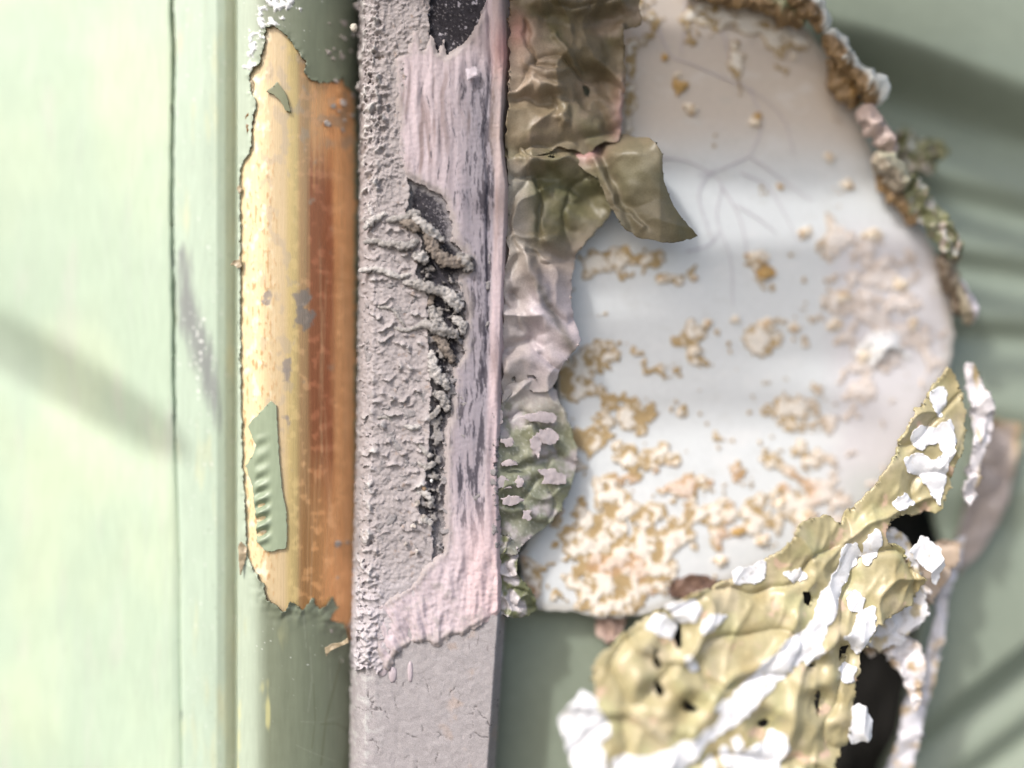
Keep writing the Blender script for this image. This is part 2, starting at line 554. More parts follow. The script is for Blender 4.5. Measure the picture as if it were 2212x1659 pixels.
def c_metal(x, y, h):
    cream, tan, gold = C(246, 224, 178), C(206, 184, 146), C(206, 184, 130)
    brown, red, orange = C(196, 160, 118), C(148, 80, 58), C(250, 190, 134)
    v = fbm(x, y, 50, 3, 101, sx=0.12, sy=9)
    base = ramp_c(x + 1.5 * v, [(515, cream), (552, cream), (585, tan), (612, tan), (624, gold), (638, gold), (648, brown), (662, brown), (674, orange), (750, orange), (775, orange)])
    kr = sm(656, 672, x + 8 * v) * sm(722, 706, x + 12 * v) * sm(250, 420, y + 60 * v) * sm(1180, 930, y + 80 * v)
    c = mix(base, red, 0.8 * kr)  # red-brown reflection painted into the metal colour
    kb = sm(640, 655, x) * sm(730, 660, x) * sm(900, 1200, y)
    c = mix(c, C(190, 140, 90), 0.7 * kb)
    c = c * (1 + 0.04 * v[..., None])
    for q in range(26):
        sx, sy0, sl, sa = 655 + 100 * _h(np.array(q), np.array(1), 5), 300 + 950 * _h(np.array(q), np.array(2), 5), 60 + 200 * _h(np.array(q), np.array(3), 5), 0.16 * (_h(np.array(q), np.array(4), 5) - 0.4)
        ln = np.abs(x - sx - sa * (y - sy0))
        c = mix(c, C(250, 206, 160), 0.4 * sm(1.6, 0.3, ln) * sm(sl, sl * 0.6, np.abs(y - sy0)))
    sc = sm(0.45, 0.7, fbm(x, y, 26, 4, 117, sx=0.12, sy=6))
    c = mix(c, C(226, 160, 104), 0.2 * sc * sm(640, 670, x))
    # leftover primer specks
    sp = fbm(x, y, 11, 4, 131, sx=0.6, sy=2.2)
    zone = sm(616, 575, x)
    c = mix(c, C(182, 134, 82), 0.7 * sm(0.14, 0.34, sp) * zone * sm(250, 400, y))
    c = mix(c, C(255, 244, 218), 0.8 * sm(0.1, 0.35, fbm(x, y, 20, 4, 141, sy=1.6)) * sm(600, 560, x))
    g = sm(0.12, 0.28, fbm(x, y, 30, 4, 151, sy=1.5) - 0.2 * sm(640, 600, x) * 0 - 0.25 * sm(620, 650, x) * sm(300, 420, y))
    c = mix(c, C(180, 166, 146), 0.5 * g * sm(540, 575, x) * sm(1150, 900, y))
    gb = sm(0.05, 0.2, fbm(x, y, 24, 4, 161)) * np.exp(-((y - 230) / 130.0) ** 2) * sm(640, 665, x)
    c = mix(c, C(176, 146, 116), 0.55 * gb)
    for (px, py, pr) in ((652, 645, 17), (655, 685, 20), (622, 790, 11), (620, 808, 9), (618, 905, 6), (575, 640, 9), (578, 655, 7)):
        k = sm(3, -3, np.hypot(x - px, (y - py) * 0.8) - pr + 14 * fbm(x, y, 16, 3, 171))
        c = mix(c, C(150, 140, 132), 0.9 * k)
    m = 0.08 + 0.55 * sm(605, 660, x) * sm(752, 715, x)
    m = m * (1 - 0.7 * sm(0.1, 0.3, fbm(x, y, 24, 4, 161)))
    return np.concatenate([np.clip(c, 0.004, 0.86), m[..., None]], -1)

mould = thing('round_moulding', 'round upright moulding with green paint torn away from a long strip of brassy metal', 'moulding', 640, 830, 0)
sheet('metal_core', M_metal, mould, axis(514, 786, 2), axis(-20, 1680, 2, -1500, BOT),
      lambda x, y: h_mould(x, y) - 3 + 0.25 * fbm(x, y, 40, 2, 180, sx=0.5, sy=5) + 0.6 * sm(0.1, 0.3, fbm(x, y, 11, 4, 131, sx=0.6, sy=2.2)) * sm(620, 570, x),
      c_metal, thick=40)

def torn(x, y, a=5.0, s=16, seed=200):
    return a * fbm(x, y, s, 3, seed) + 0.9 * a * np.abs(fbm(x, y, s * 0.7, 2, seed + 7))
def c_paint(x, y, h):
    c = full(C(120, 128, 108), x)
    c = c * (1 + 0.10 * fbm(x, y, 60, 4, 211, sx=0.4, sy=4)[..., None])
    c = mix(c, C(190, 204, 184), sm(585, 535, x) * 0.85)  # left side painted paler for the light, over a darker shaded green
    d = sm(0.52, 0.62, fbm(x, y, 6, 3, 221) + 0.12 * fbm(x, y, 50, 2, 223)) * (0.1 + sm(1320, 1420, y) * sm(1560, 1430, y) + sm(150, 60, y))
    c = mix(c, C(225, 228, 222), np.clip(d, 0, 1))
    scr = sm(0.3, 0.55, fbm(x, y, 18, 3, 231, sx=0.18, sy=6)) * sm(1330, 1420, y) * sm(640, 690, x)
    c = mix(c, C(108, 118, 98), 0.7 * scr)
    yl = sm(0.15, 0.5, fbm(x, y, 70, 3, 241, sx=0.5, sy=2)) * sm(640, 560, x) * sm(1300, 1450, y)
    c = mix(c, C(222, 216, 150), 0.6 * yl)
    for P, w in ((poly('728,1440 715,1500 700,1560 690,1659'), 4), (poly('690,1570 720,1575 745,1600 735,1680'), 3), (poly('675,1480 678,1560 672,1620'), 2)):
        c = mix(c, C(96, 100, 74), 0.55 * sm(w, 0, line_d(P, x, y)))
    for P, w in ((poly('668,1400 672,1470 664,1540'), 2), (poly('706,1430 710,1500'), 1.5), (poly('650,1560 690,1566 730,1562'), 1.5), (poly('640,1610 690,1640 720,1659'), 1.2), (poly('655,1330 660,1400'), 1.5)):
        c = mix(c, C(150, 156, 140), 0.5 * sm(w, 0, line_d(P, x, y) + 0.8 * fbm(x, y, 10, 2, 245)))
    wc = sdf(poly('575,-30 625,-30 632,10 605,40 600,58 572,64 560,95 545,140 535,110 560,60 568,20'), x, y)
    k = sm(0.05, 0.22, fbm(x, y, 22, 4, 251) - wc / 90.0)
    c = mix(c, C(236, 238, 240), k)
    return c
def skin_hole(x, y):
    f = -sdf(HOLE, x, y) + torn(x, y)
    rag = 3.0 * fbm(x, y, 14, 3, 207)
    e = 757 + 5 * np.abs(fbm(x, y, 30, 3, 301, sy=0.8)) * 2.2 - 4
    right = np.maximum(x - 800, e - x)           # narrow sliver of paint left beside the strip
    sl = np.maximum(e - x, np.maximum(150 - y, y - 1420)) + 0 * rag
    return np.minimum(f, sl)
def h_skin(x, y):
    d = -sdf(HOLE, x, y)
    lift = np.exp(-np.maximum(-d, 0) / 7.0)
    near = np.maximum(0, fbm(x, y, 26, 3, 261) + 0.25)
    teeth = sm(1230, 1290, y) * np.exp(-np.maximum(-d, 0) / 16.0) * (0.6 + 1.4 * fbm(x, y, 34, 2, 263, sx=0.7)) * 9
    return h_mould(x, y) + 3.0 + 8 * lift * near + teeth + 0.5 * fbm(x, y, 40, 3, 271) + 3.5 * sm(0.1, 0.3, fbm(x, y, 22, 4, 251) - sdf(poly('575,-30 625,-30 632,10 605,40 600,58 572,64 560,95 545,140 535,110 560,60 568,20'), x, y) / 90.0)
sheet('paint_skin', M_paint, mould, axis(508, 786, 2), axis(-20, 1680, 2, -1500, BOT), h_skin, c_paint,
      mask=skin_hole, thick=9, edge_col=C(90, 84, 62))

def flake(name, P, parent, base_h, c, mat, hb=0, step=2, rag=(3, 12), seed=0, wave=None, thick=6, margin=12, edge=None, solid=0, grow=0):
    P = np.array(P)
    x0, y0 = P.min(0) - margin
    x1, y1 = P.max(0) + margin
    wv = wave or (lambda x, y: 2.0 * fbm(x, y, 30, 3, seed + 2))
    cf = c if callable(c) else (lambda x, y, h: full(np.asarray(c), x) * (1 + 0.12 * fbm(x, y, 25, 4, seed + 5))[..., None])
    return sheet(name, mat, parent, np.arange(x0, x1, step), np.arange(y0, y1, step), lambda x, y: base_h(x, y) + wv(x, y), cf, hb=hb,
                 mask=lambda x, y: sdf(P, x, y) - grow + rag[0] * fbm(x, y, rag[1], 3, seed), thick=thick, edge_col=edge, solid=solid)

def dimples(x, y):
    u = (y - 880) / 33.0
    k = sm(592, 560, x) * sm(545, 560, x)
    return 9 * (0.75 + 0.5 * np.sin(y / 57.0)) * np.cos(u * 2 * np.pi + 1.3 * np.sin(y / 43.0) + (x - 560) / 14.0) * k * sm(930, 960, y) * sm(1190, 1150, y) + 3
f = flake('paint_flap', FLAP, mould, h_mould, lambda x, y, h: full(C(150, 164, 138), x) * (1 + 0.07 * fbm(x, y, 20, 4, 311))[..., None], M_paint, wave=dimples, seed=305, rag=(2.5, 10), edge=C(210, 205, 180))
tag(f, 'wrinkled green paint flap left on the brassy strip')
flake('paint_chip', ARROW, mould, h_mould, C(128, 132, 104), M_paint, wave=lambda x, y: 5 + 0 * x, seed=315, rag=(1.5, 8))
# loose curls along the torn left edge
for i, (P, lift) in enumerate((('494,572 503,562 514,560 516,545 520,575 512,580 503,571', 14), ('513,1180 519,1170 532,1185 530,1205 518,1246 515,1215', 16),
                               ('536,176 545,168 548,190 540,199', 12), ('700,1402 715,1392 735,1390 750,1380 752,1390 730,1400 712,1408 704,1420', 16),
                               ('508,405 514,396 520,408 514,418', 10), ('527,250 538,236 552,244 548,262 540,300 532,290', 12))):
    flake('paint_curl', poly(P), mould, lambda x, y: -22 + 0 * x, C(176, 160, 132) if i != 5 else C(120, 84, 36), M_paint, seed=330 + i,
          wave=lambda x, y, L=lift, i=i: L + 5 * fbm(x, y, 18, 2, 340 + i), rag=(1.5, 7), thick=3)

# ------------------------------------------------------------------ grey strip with crust, charcoal core and lilac film
TOPR = [(-40, 1096), (130, 1100), (300, 1092), (400, 1104), (600, 1097), (800, 1090), (1000, 1084), (1330, 1088), (1500, 1076), (1700, 1062)]
def strip_r(y):
    return np.interp(y, [p[0] for p in TOPR], [p[1] for p in TOPR])
def strip_l(y):
    return np.interp(y, [-40, 300, 700, 1000, 1400, 1700], [770, 771, 768, 762, 752, 748])
def h_strip(x, y):
    l, r = strip_l(y), strip_r(y)
    h = ramp(x - l, [(-30, -75), (0, -55), (6, -30), (14, -8), (26, 12), (40, 24), (60, 28), (400, 28)])
    return h - 60 * sm(r - 14, r + 6, x)
TRENCH = poly('888,398 905,396 938,416 962,438 975,480 973,520 1000,545 1012,575 985,600 1003,660 1004,690 999,722 998,767 975,791 972,830 974,900 958,936 957,1040 950,1128 912,1128 905,1092 920,1030 927,960 932,840 946,807 930,775 922,700 924,642 898,594 905,560 914,522 890,490 876,456 884,444 884,420')
FILM = poly('850,125 872,110 890,62 905,65 915,100 930,72 945,110 958,84 966,118 985,105 1012,80 1030,45 1048,15 1062,-30 1104,-30 1112,100 1103,180 1092,300 1106,400 1101,520 1094,640 1090,790 1072,900 1062,1000 1066,1080 1072,1180 1086,1240 1092,1300 1080,1325 1058,1338 1030,1352 998,1374 974,1374 946,1398 915,1388 888,1394 860,1410 838,1450 822,1450 812,1412 800,1330 812,1305 850,1285 888,1262 925,1215 955,1190 960,1152 958,1040 960,940 976,880 978,795 1000,765 1001,722 1006,690 1004,650 988,600 1014,575 1002,545 976,518 976,480 962,436 938,414 900,394 870,378 852,330 856,250')

strip = thing('weathered_strip', 'thick grey upright strip coated in crust and lilac film, centre of the picture', 'strip', 925, 830, 28)
def clump(x, y):
    return sm(0.06, 0.2, fbm(x, y, 30, 4, 407, gain=0.62)) * sm(505, 560, y)
def c_core(x, y, h):
    n = fbm(x, y, 14, 4, 401)
    char = full(C(62, 60, 66), x) * (1 + 0.5 * n)[..., None]
    char = mix(char, C(150, 146, 150), 0.8 * sm(0.25, 0.5, fbm(x, y, 6, 3, 405) + 0.25 * fbm(x, y, 40, 2, 406)))
    char = mix(char, C(160, 155, 152), 0.85 * clump(x, y))
    ed = -sdf(TRENCH, x, y) + 12 * fbm(x, y, 12, 4, 439, gain=0.65)
    char = mix(char, C(150, 146, 148), 0.85 * sm(15, 2, ed) * sm(200, 300, y))
    char = mix(char, C(136, 132, 138), 0.7 * sm(0.0, 0.35, fbm(x, y, 5, 3, 443) + 0.012 * (x - 950)) * sm(540, 480, y) * sm(300, 380, y))
    wt = sm(0.34, 0.45, fbm(x, y, 17, 3, 409)) * sm(160, 60, y)
    char = mix(char, C(200, 196, 206), wt)
    gr = full(C(168, 163, 165), x) * (1 + 0.2 * fbm(x, y, 30, 5, 411, gain=0.65))[..., None]
    gr = mix(gr, C(196, 170, 150), 0.35 * sm(0.2, 0.5, fbm(x, y, 50, 4, 415)) * sm(900, 1000, x))
    gr = mix(gr, C(206, 208, 206), 0.5 * sm(0.0, 0.4, fbm(x, y, 16, 4, 417)) * sm(840, 780, x))
    cr = crack(x, y)
    gr = mix(gr, C(84, 78, 80), 0.75 * cr)
    st = sm(0.35, 0.5, fbm(x, y, 22, 3, 419, sx=0.3, sy=1.6)) * sm(960, 1010, x) * sm(1480, 1400, y)
    gr = mix(gr, C(120, 112, 116), 0.7 * st)
    return mix(char, gr, sm(1180, 1260, y + 30 * n))
def crack(x, y):
    wx, wy = x + 9 * fbm(x, y, 20, 3, 421), y + 12 * fbm(x, y, 24, 3, 423)
    f1, f2, _ = worley(wx * 1.25, wy * 0.8, 46, 425)
    g = sm(0.08, 0.35, fbm(x, y, 60, 3, 427) + 0.08)
    return sm(0.034, 0.012, f2 - f1) * g * sm(1440, 1490, y)
sheet('strip_body', M_core, strip, axis(742, 1114, 2), axis(-20, 1680, 2, -1500, BOT),
      lambda x, y: h_strip(x, y) - 7 * sm(1260, 1180, y) + 12 * clump(x, y) * sm(1230, 1180, y) + 2.2 * fbm(x, y, 7, 3, 431) * sm(1260, 1180, y) + 1.5 * fbm(x, y, 16, 4, 433, gain=0.6) - 2.0 * crack(x, y)
      + 5 * np.maximum(0, fbm(x, y, 9, 3, 437)) * sm(800, 760, x), c_core, hb=20,
      mask=lambda x, y: np.maximum(strip_l(y) - 3 - x + 5 * fbm(x, y, 7, 3, 441) + 3 * fbm(x, y, 25, 2, 442), x - strip_r(y) - 4), thick=70)

CRUST = poly('740,-40 935,-40 925,40 930,90 900,130 878,200 880,400 930,430 935,1250 900,1300 850,1350 838,1430 815,1452 790,1440 740,1460 735,700')
def crust_mask(x, y):
    a = sdf(CRUST, x, y)
    b = -sdf(TRENCH, x, y)
    l = strip_l(y) - 2 - x - 34 * np.maximum(0, fbm(x, y, 40, 3, 451) - 0.05) * sm(520, 300, y)
    return np.maximum(np.maximum(a, b), l) + 7 * fbm(x, y, 13, 4, 453, gain=0.6)
def scallop(x, y):
    """wavy little ledges running across the crust"""
    w = y + 34 * fbm(x, y, 60, 3, 461) + 12 * fbm(x, y, 22, 2, 463)
    u = w / 34.0 + 0.8 * fbm(x, y, 90, 2, 465)
    s = u - np.floor(u)
    g = sm(0.0, 0.35, fbm(x, y, 34, 3, 467) + 0.06)
    return (s ** 3) * g
def froth_zone(x, y):
    z = sm(858, 820, x + 14 * fbm(x, y, 30, 2, 489)) * (sm(470, 380, y) + 0.5 * sm(1330, 1400, y))
    return np.clip(z * sm(-0.35, 0.15, fbm(x, y, 55, 2, 490)), 0, 1)
def h_crust(x, y):
    k = sm(380, 560, y) * sm(1240, 1050, y)
    edge = sm(845, 790, x)
    cl = np.maximum(0, fbm(x, y, 30, 4, 471, gain=0.62))
    rd = ridge(x, y, 24, 3, 473)
    h = 4 + 12 * scallop(x, y) * k + edge * (1 - k * 0.75) * (26 * cl + 12 * ridge(x, y, 34, 2, 474) ** 2) + 2.4 * fbm(x, y, 8, 3, 475) + 4 * fbm(x, y, 30, 3, 477)
    h = h - 9 * sm(0.30, 0.5, fbm(x, y, 15, 2, 484)) * edge * (1 - 0.6 * k)
    h = h + 7 * np.exp(-((x - 806 - 0.004 * (y - 900) * (y < 900) + 0.1 * np.maximum(0, y - 1000)) / 7.0) ** 2) * sm(560, 650, y) * (0.5 + fbm(x, y, 30, 3, 479))
    h = h + 10 * np.maximum(0, fbm(x, y, 16, 4, 481, gain=0.6)) * sm(460, 380, y)
    h = h - 6 * sm(0.42, 0.55, fbm(x, y, 11, 2, 483)) * edge
    fz = froth_zone(x, y)
    f1, f2, _ = worley(x + 16 * fbm(x, y, 22, 3, 485), y + 16 * fbm(x, y, 16, 2, 486), 25, 487)
    h = h + fz * (12 * sm(0.34, 0.02, f2 - f1) * np.maximum(0, 0.5 + 1.3 * fbm(x, y, 30, 2, 488)) - 4 * sm(0.2, 0.5, f2 - f1))
    # a raised lip beside the trench
    h = h + 5 * np.exp(-(sdf(TRENCH, x, y) / 10.0) ** 2)
    return h_strip(x, y) + h
def c_crust(x, y, h):
    c = full(C(168, 161, 162), x)
    c = c * (1 + 0.17 * fbm(x, y, 34, 5, 491, gain=0.62))[..., None]
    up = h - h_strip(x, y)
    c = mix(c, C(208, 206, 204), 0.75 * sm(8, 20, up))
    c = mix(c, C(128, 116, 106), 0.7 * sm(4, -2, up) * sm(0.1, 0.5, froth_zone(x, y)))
    c = mix(c, C(156, 154, 156), 0.6 * sm(782, 770, x) * sm(560, 700, y))
    c = mix(c, C(150, 128, 112), 0.5 * sm(0.3, 0.5, fbm(x, y, 18, 3, 493)) * sm(840, 860, x))
    c = mix(c, C(196, 190, 196), 0.6 * sm(1180, 1330, y))
    sp = sm(0.5, 0.6, fbm(x, y, 8, 3, 495))
    c = mix(c, C(96, 90, 88), 0.6 * sp)
    ol = sm(0.5, 0.6, fbm(x, y, 14, 3, 497)) * sm(1040, 1100, y)
    return mix(c, C(168, 130, 90), 0.4 * ol)
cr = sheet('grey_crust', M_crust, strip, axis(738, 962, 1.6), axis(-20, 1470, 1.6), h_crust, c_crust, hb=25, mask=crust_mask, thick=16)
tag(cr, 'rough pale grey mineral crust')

def streak(x, y):
    w = x + 8 * fbm(x, y, 70, 2, 501)
    return 0.75 * fbm(w, y, 44, 3, 503, sx=0.3, sy=6, gain=0.55) + 0.3 * fbm(w, y, 14, 3, 505, sx=0.4, sy=6)
def h_film(x, y):
    d = -sdf(FILM, x, y)
    t = sm(0, 14, d)
    v = fbm(x, y, 40, 2, 511, sx=0.6, sy=6)
    lobes = 10 * np.maximum(0, fbm(x, y, 44, 2, 513, sx=0.7, sy=3.5)) * sm(520, 120, y)
    low = sm(1120, 1260, y)
    wr = low * (11 * fbm(x - 0.7 * (y - 1300) * sm(960, 860, x), y + 0.5 * x, 60, 3, 515, sx=0.6, sy=2.0) + 3 * fbm(x, y, 22, 3, 517))
    seam = 2 * np.exp(-((x - strip_r(y) + 20) / 16.0) ** 2)
    lip = 3 * np.exp(-((d - 7) / 6.0) ** 2) * (low + sm(160, 60, y) * 0.6)
    groove = -7 * np.exp(-((x - (strip_r(y) - 44 + 5 * np.sin(y / 90.0))) / 5.0) ** 2) * sm(900, 600, y)
    return h_strip(x, y) + 1.5 + 5 * t + 3.5 * v + lobes + wr + seam + lip + groove + 0.9 * fbm(x, y, 9, 3, 519)
def c_film(x, y, h):
    lil, pink, grey, dark = C(198, 184, 190), C(212, 188, 191), C(150, 145, 156), C(72, 68, 78)
    c = full(lil, x) * (1 + 0.08 * fbm(x, y, 40, 4, 521))[..., None]
    yk = sm(80, 200, y) * sm(1260, 1080, y)
    w = x + 10 * fbm(x, y, 90, 2, 501)
    rz = ramp(x + 0.03 * (y - 600), [(930, 0.0), (985, 0.55), (1010, 1.0), (1030, 1.15), (1040, 1.7), (1056, 1.7), (1066, 0.0)])       # greyer towards the right seam
    smudge = fbm(w, y, 46, 3, 503, sx=0.45, sy=4)
    c = mix(c, C(140, 122, 120), 0.8 * sm(-0.05, 0.45, smudge) * yk * np.clip(1 - 0.6 * rz, 0, 1))
    c = mix(c, C(140, 136, 146), 0.8 * np.minimum(rz, 1) * yk * sm(1200, 900, y))
    dk = fbm(w, y, 24, 4, 505, sx=0.4, sy=3.2, gain=0.6)
    c = mix(c, grey, 0.6 * sm(-0.05, 0.25, dk + 0.2 * rz - 0.12) * yk * np.clip(0.35 + 0.65 * rz, 0, 1))
    c = mix(c, dark, 0.9 * sm(0.08, 0.34, dk - 0.22 + 0.26 * rz + 0.14 * fbm(x, y, 6, 2, 527, sy=2)) * yk)
    c = mix(c, C(120, 104, 102), 0.6 * sm(0.2, 0.5, fbm(w, y, 60, 3, 523, sx=0.2, sy=3.5)) * sm(560, 250, y) * yk)
    edge = sm(strip_r(y) - 40, strip_r(y) - 28, x)
    beige = mix(full(C(186, 166, 158), x), C(206, 186, 190), sm(300, 700, y))
    c = mix(c, beige * (1 + 0.1 * fbm(x, y, 40, 3, 525, sy=3))[..., None], edge * np.clip(0.55 + 0.6 * fbm(x, y, 60, 3, 526, sy=2), 0.1, 0.9))
    c = mix(c, C(222, 160, 158), 0.75 * np.exp(-(((x - 1100) / 30.0) ** 2 + ((y - 105) / 60.0) ** 2)))
    c = mix(c, pink, 0.7 * sm(1060, 1200, y) * sm(980, 1030, x))
    fe = -sdf(FILM, x, y) + 14 * fbm(x, y, 20, 4, 537, gain=0.65)
    c = mix(c, C(168, 160, 158), 0.85 * sm(26, 2, fe) * sm(1060, 1030, x))
    c = mix(c, C(176, 168, 168), 0.6 * sm(0.05, 0.4, fbm(x, y, 30, 4, 539, gain=0.65)) * sm(1180, 1260, y))
    sp = sm(0.4, 0.6, fbm(x, y, 5, 2, 529)) * sm(0.0, 0.3, fbm(x, y, 60, 2, 531))
    c = mix(c, C(130, 120, 130), 0.5 * sp)
    return c
fl = sheet('lilac_film', M_film, strip, axis(795, 1120, 1.8), axis(-20, 1470, 1.8), h_film, c_film, hb=35,
           mask=lambda x, y: sdf(FILM, x, y) + 8 * fbm(x, y, 11, 4, 533, gain=0.65) + 9 * fbm(x, y, 36, 2, 535) * sm(1075, 1050, x) - 12 * sm(1055, 1080, x) * sm(1260, 1200, y), thick=12, edge_col=C(190, 178, 182))
tag(fl, 'thin lilac coating streaked grey and charcoal')

for i, (x, y, rx, ry) in enumerate(((848, 1458, 9, 17), (886, 1452, 6, 24), (826, 1446, 12, 16))):
    blob('film_drip', x, y, 27.5, rx, ry, 4, M_film, strip, C(190, 178, 184), hb=30, seed=540 + i, rough=0.12, seg=18)

T_G, T_W, T_B = C(164, 160, 158), C(188, 184, 182), C(142, 132, 124)
STR = [
    ('900,472,50,8 912,482,54,8 921,492,54,9 938,506,50,8 954,516,44,6', T_W), ('921,492,46,8 930,522,46,10 950,554,46,13 976,568,48,12 1000,568,48,12', T_B),
    ('996,556,50,9 1008,566,52,11 1012,578,48,10', T_G), ('790,489,40,6 803,478,42,7 815,471,42,6 830,463,38,5', T_W),
    ('841,476,42,5 861,472,44,6 874,471,46,6 889,463,50,7 905,461,48,5', T_G), ('872,480,44,7 885,484,46,10 898,492,46,9', T_B),
    ('789,522,38,4 815,520,40,5 828,527,42,6 850,527,44,7 866,532,46,8 882,532,48,8 899,523,46,6', T_G), ('904,555,46,10 912,558,47,11 918,562,44,8', T_W),
    ('778,584,34,5 805,581,40,5 825,584,42,5 845,592,43,6 866,597,42,5 886,592,40,3', T_W), ('873,610,40,4 901,613,46,9 933,626,50,10 956,630,48,9', T_G),
    ('956,628,46,10 975,644,46,14 988,660,44,12', T_W), ('853,708,38,3 874,713,40,4 898,708,42,4 914,700,44,6 933,703,48,11 956,713,48,12 984,722,44,9', T_G),
    ('932,662,38,6 938,684,40,8 950,694,40,8', T_G), ('946,729,40,8 962,751,42,10 976,776,40,7', T_B), ('932,767,40,8 937,796,44,11 949,815,46,12 966,832,42,9', T_W),
    ('818,663,38,2.5 844,666,40,3 857,679,40,3 866,693,40,3 874,703,38,2', T_G), 
    ('817,903,38,2 833,901,40,3 850,911,38,2', T_G), ('877,920,38,4 890,924,40,5 905,923,38,4', T_W),
    ('903,1063,38,4 920,1067,42,6 932,1080,42,6 927,1094,38,4', T_W),
    ('908,1128,38,5 918,1122,42,6 930,1130,40,5', T_W), 
    ('905,960,38,3 918,975,42,5 930,985,42,5', T_G), ('940,850,38,7 955,858,42,9 966,880,40,8', T_G), ('925,905,38,5 940,893,44,6 948,880,40,4', T_G),
    ('905,1000,38,3 922,1008,41,6 935,1002,40,5', T_G), ('933,640,36,5 930,655,40,6', T_B), ('985,690,40,8 998,700,42,9 1000,715,40,7', T_W), 
]
def cord(name, P, c, parent, seed, mat, hb, step=1.5):
    """a crumbly cord lying on the strip: an irregular ridge that follows the line"""
    P = np.asarray(P, float)
    Q = spline(P, max(8, int(np.hypot(*np.diff(P[:, :2], axis=0).T).sum() / 4)))
    m = Q[:, 3].max() * 1.8 + 6
    xs = np.arange(Q[:, 0].min() - m, Q[:, 0].max() + m, step)
    ys = np.arange(Q[:, 1].min() - m, Q[:, 1].max() + m, step)
    def near(x, y):
        best, r, h = np.full(x.shape, 1e9), np.zeros(x.shape), np.zeros(x.shape)
        for a, b in zip(Q[:-1], Q[1:]):
            e = b[:2] - a[:2]
            t = np.clip(((x - a[0]) * e[0] + (y - a[1]) * e[1]) / (e @ e + 1e-9), 0, 1)
            d = np.hypot(x - a[0] - t * e[0], y - a[1] - t * e[1])
            u = d < best
            best = np.where(u, d, best)
            r = np.where(u, a[3] + t * (b[3] - a[3]), r)
            h = np.where(u, a[2] + t * (b[2] - a[2]), h)
        return best, r, h
    def mask(x, y):
        d, r, h = near(x, y)
        return d - r * (1.12 + 1.15 * fbm(x, y, 14, 4, seed, gain=0.66) + 0.45 * fbm(x, y, 5, 2, seed + 3))
    def hh(x, y):
        d, r, h = near(x, y)
        return h - 6 + 0.75 * np.sqrt(np.maximum(0.0, r * r * 1.9 - d * d)) + np.minimum(r, 10) * (1.0 * fbm(x, y, 10, 4, seed + 5, gain=0.68) + 0.5 * np.abs(fbm(x, y, 4.5, 2, seed + 7)))
    def cc(x, y, h):
        k = full(c, x) * (1 + 0.2 * fbm(x, y, 8, 3, seed + 9))[..., None]
        return np.clip(mix(k, C(120, 112, 104), 0.6 * sm(0.3, 0.55, fbm(x, y, 6, 2, seed + 11))), 0.004, 0.86)
    return sheet(name, mat, parent, xs, ys, hh, cc, hb=hb, mask=mask, thick=14)
for i, (s, c) in enumerate(STR):
    P = [tuple(float(t) for t in q.split(',')) for q in s.split()]
    cord('fibre_strand', P, c, strip, 600 + 13 * i, M_crust, 35)
rs = np.random.RandomState(5)
for i, (x, y, r, c) in enumerate(((933, 1038, 3.5, C(240, 240, 240)), (918, 1043, 4.5, C(200, 190, 190)), (917, 1054, 5, C(196, 168, 140)), (760, 48, 8, C(214, 208, 196)))):
    blob('crust_crumb', x, y, (38 if x > 800 else -14), r, r * 1.15, r * 0.7, M_crust, strip, c, hb=25, seed=700 + i, rough=0.35)
flake('film_chip', poly('1007,153 1016,154 1018,149 1027,148 1033,156 1029,168 1018,172 1012,178 1008,166'), strip, lambda x, y: 52 + 0 * x, C(224, 214, 224), M_film, hb=35, seed=720, rag=(1.5, 6), wave=lambda x, y: 2 * fbm(x, y, 12, 2, 721), thick=6)

for i in range(34):
    x, y = 700 + 62 * rs.rand() * (1 if i % 2 else 0.4) + (30 if i % 3 == 0 else 0), (20 + 260 * rs.rand()) if i < 20 else (1180 + 300 * rs.rand())
    if i >= 28:
        x, y = 870 + 60 * rs.rand(), 1040 + 150 * rs.rand()
    r = 2.5 + 5 * rs.rand() ** 2
    P = [(x + r * (1 + 0.4 * rs.randn()) * math.cos(t), y + r * (1 + 0.4 * rs.randn()) * math.sin(t)) for t in np.linspace(0, 2 * np.pi, 7, endpoint=False)]
    inside = x > 772
    flake('crust_crumb', P, strip, (lambda x, y: h_strip(x, y) + 14) if inside else (lambda x, y: h_mould(x, y) + 5), C(178, 170, 164) if i % 3 else C(214, 206, 200), M_crust, hb=0, step=1.4,
          seed=2000 + i, rag=(1.2, 5), wave=lambda x, y, i=i, r=r: 0.6 * r * fbm(x, y, 6, 3, 2040 + i), thick=6)

# ------------------------------------------------------------------ back panel and dark cavity
def h_back(x, y):
    return ramp(x, [(900, -120), (1090, -125), (1280, -135), (1700, -165), (2212, -215), (5000, -500)])
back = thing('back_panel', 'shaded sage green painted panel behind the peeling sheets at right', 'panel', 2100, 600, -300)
CAV = poly('1420,1310 1560,1260 1700,1210 1800,1120 2030,1090 2060,1180 2010,1300 1975,1500 1935,1720 1400,1720 1360,1500 1385,1400')
def shade_fold(x, y):
    # folds added to shade the panel in dark bands: each turns back under and eases out again
    h = 0.0 * x
    for (ax, ay, bx, by, w, d) in ((1700, 60, 2330, 250, 62, 105), (1900, 350, 2330, 440, 36, 46), (1900, 520, 2330, 575, 32, 42), (1900, 690, 2330, 712, 32, 40), (1960, 1640, 2330, 1378, 46, 74), (1960, 1800, 2330, 1550, 40, 50), (1900, 880, 2330, 930, 40, 26), (1900, 1100, 2330, 1110, 50, 20)):
        s = ((x - ax) * (by - ay) - (y - ay) * (bx - ax)) / math.hypot(bx - ax, by - ay)
        s = -s if by > -1e9 else s
        g = sm(-w, w, s) * np.exp(-np.maximum(0, s - w) / (w * 3.2))
        h = h - d * g * sm(1600, 1900, x)
    return h
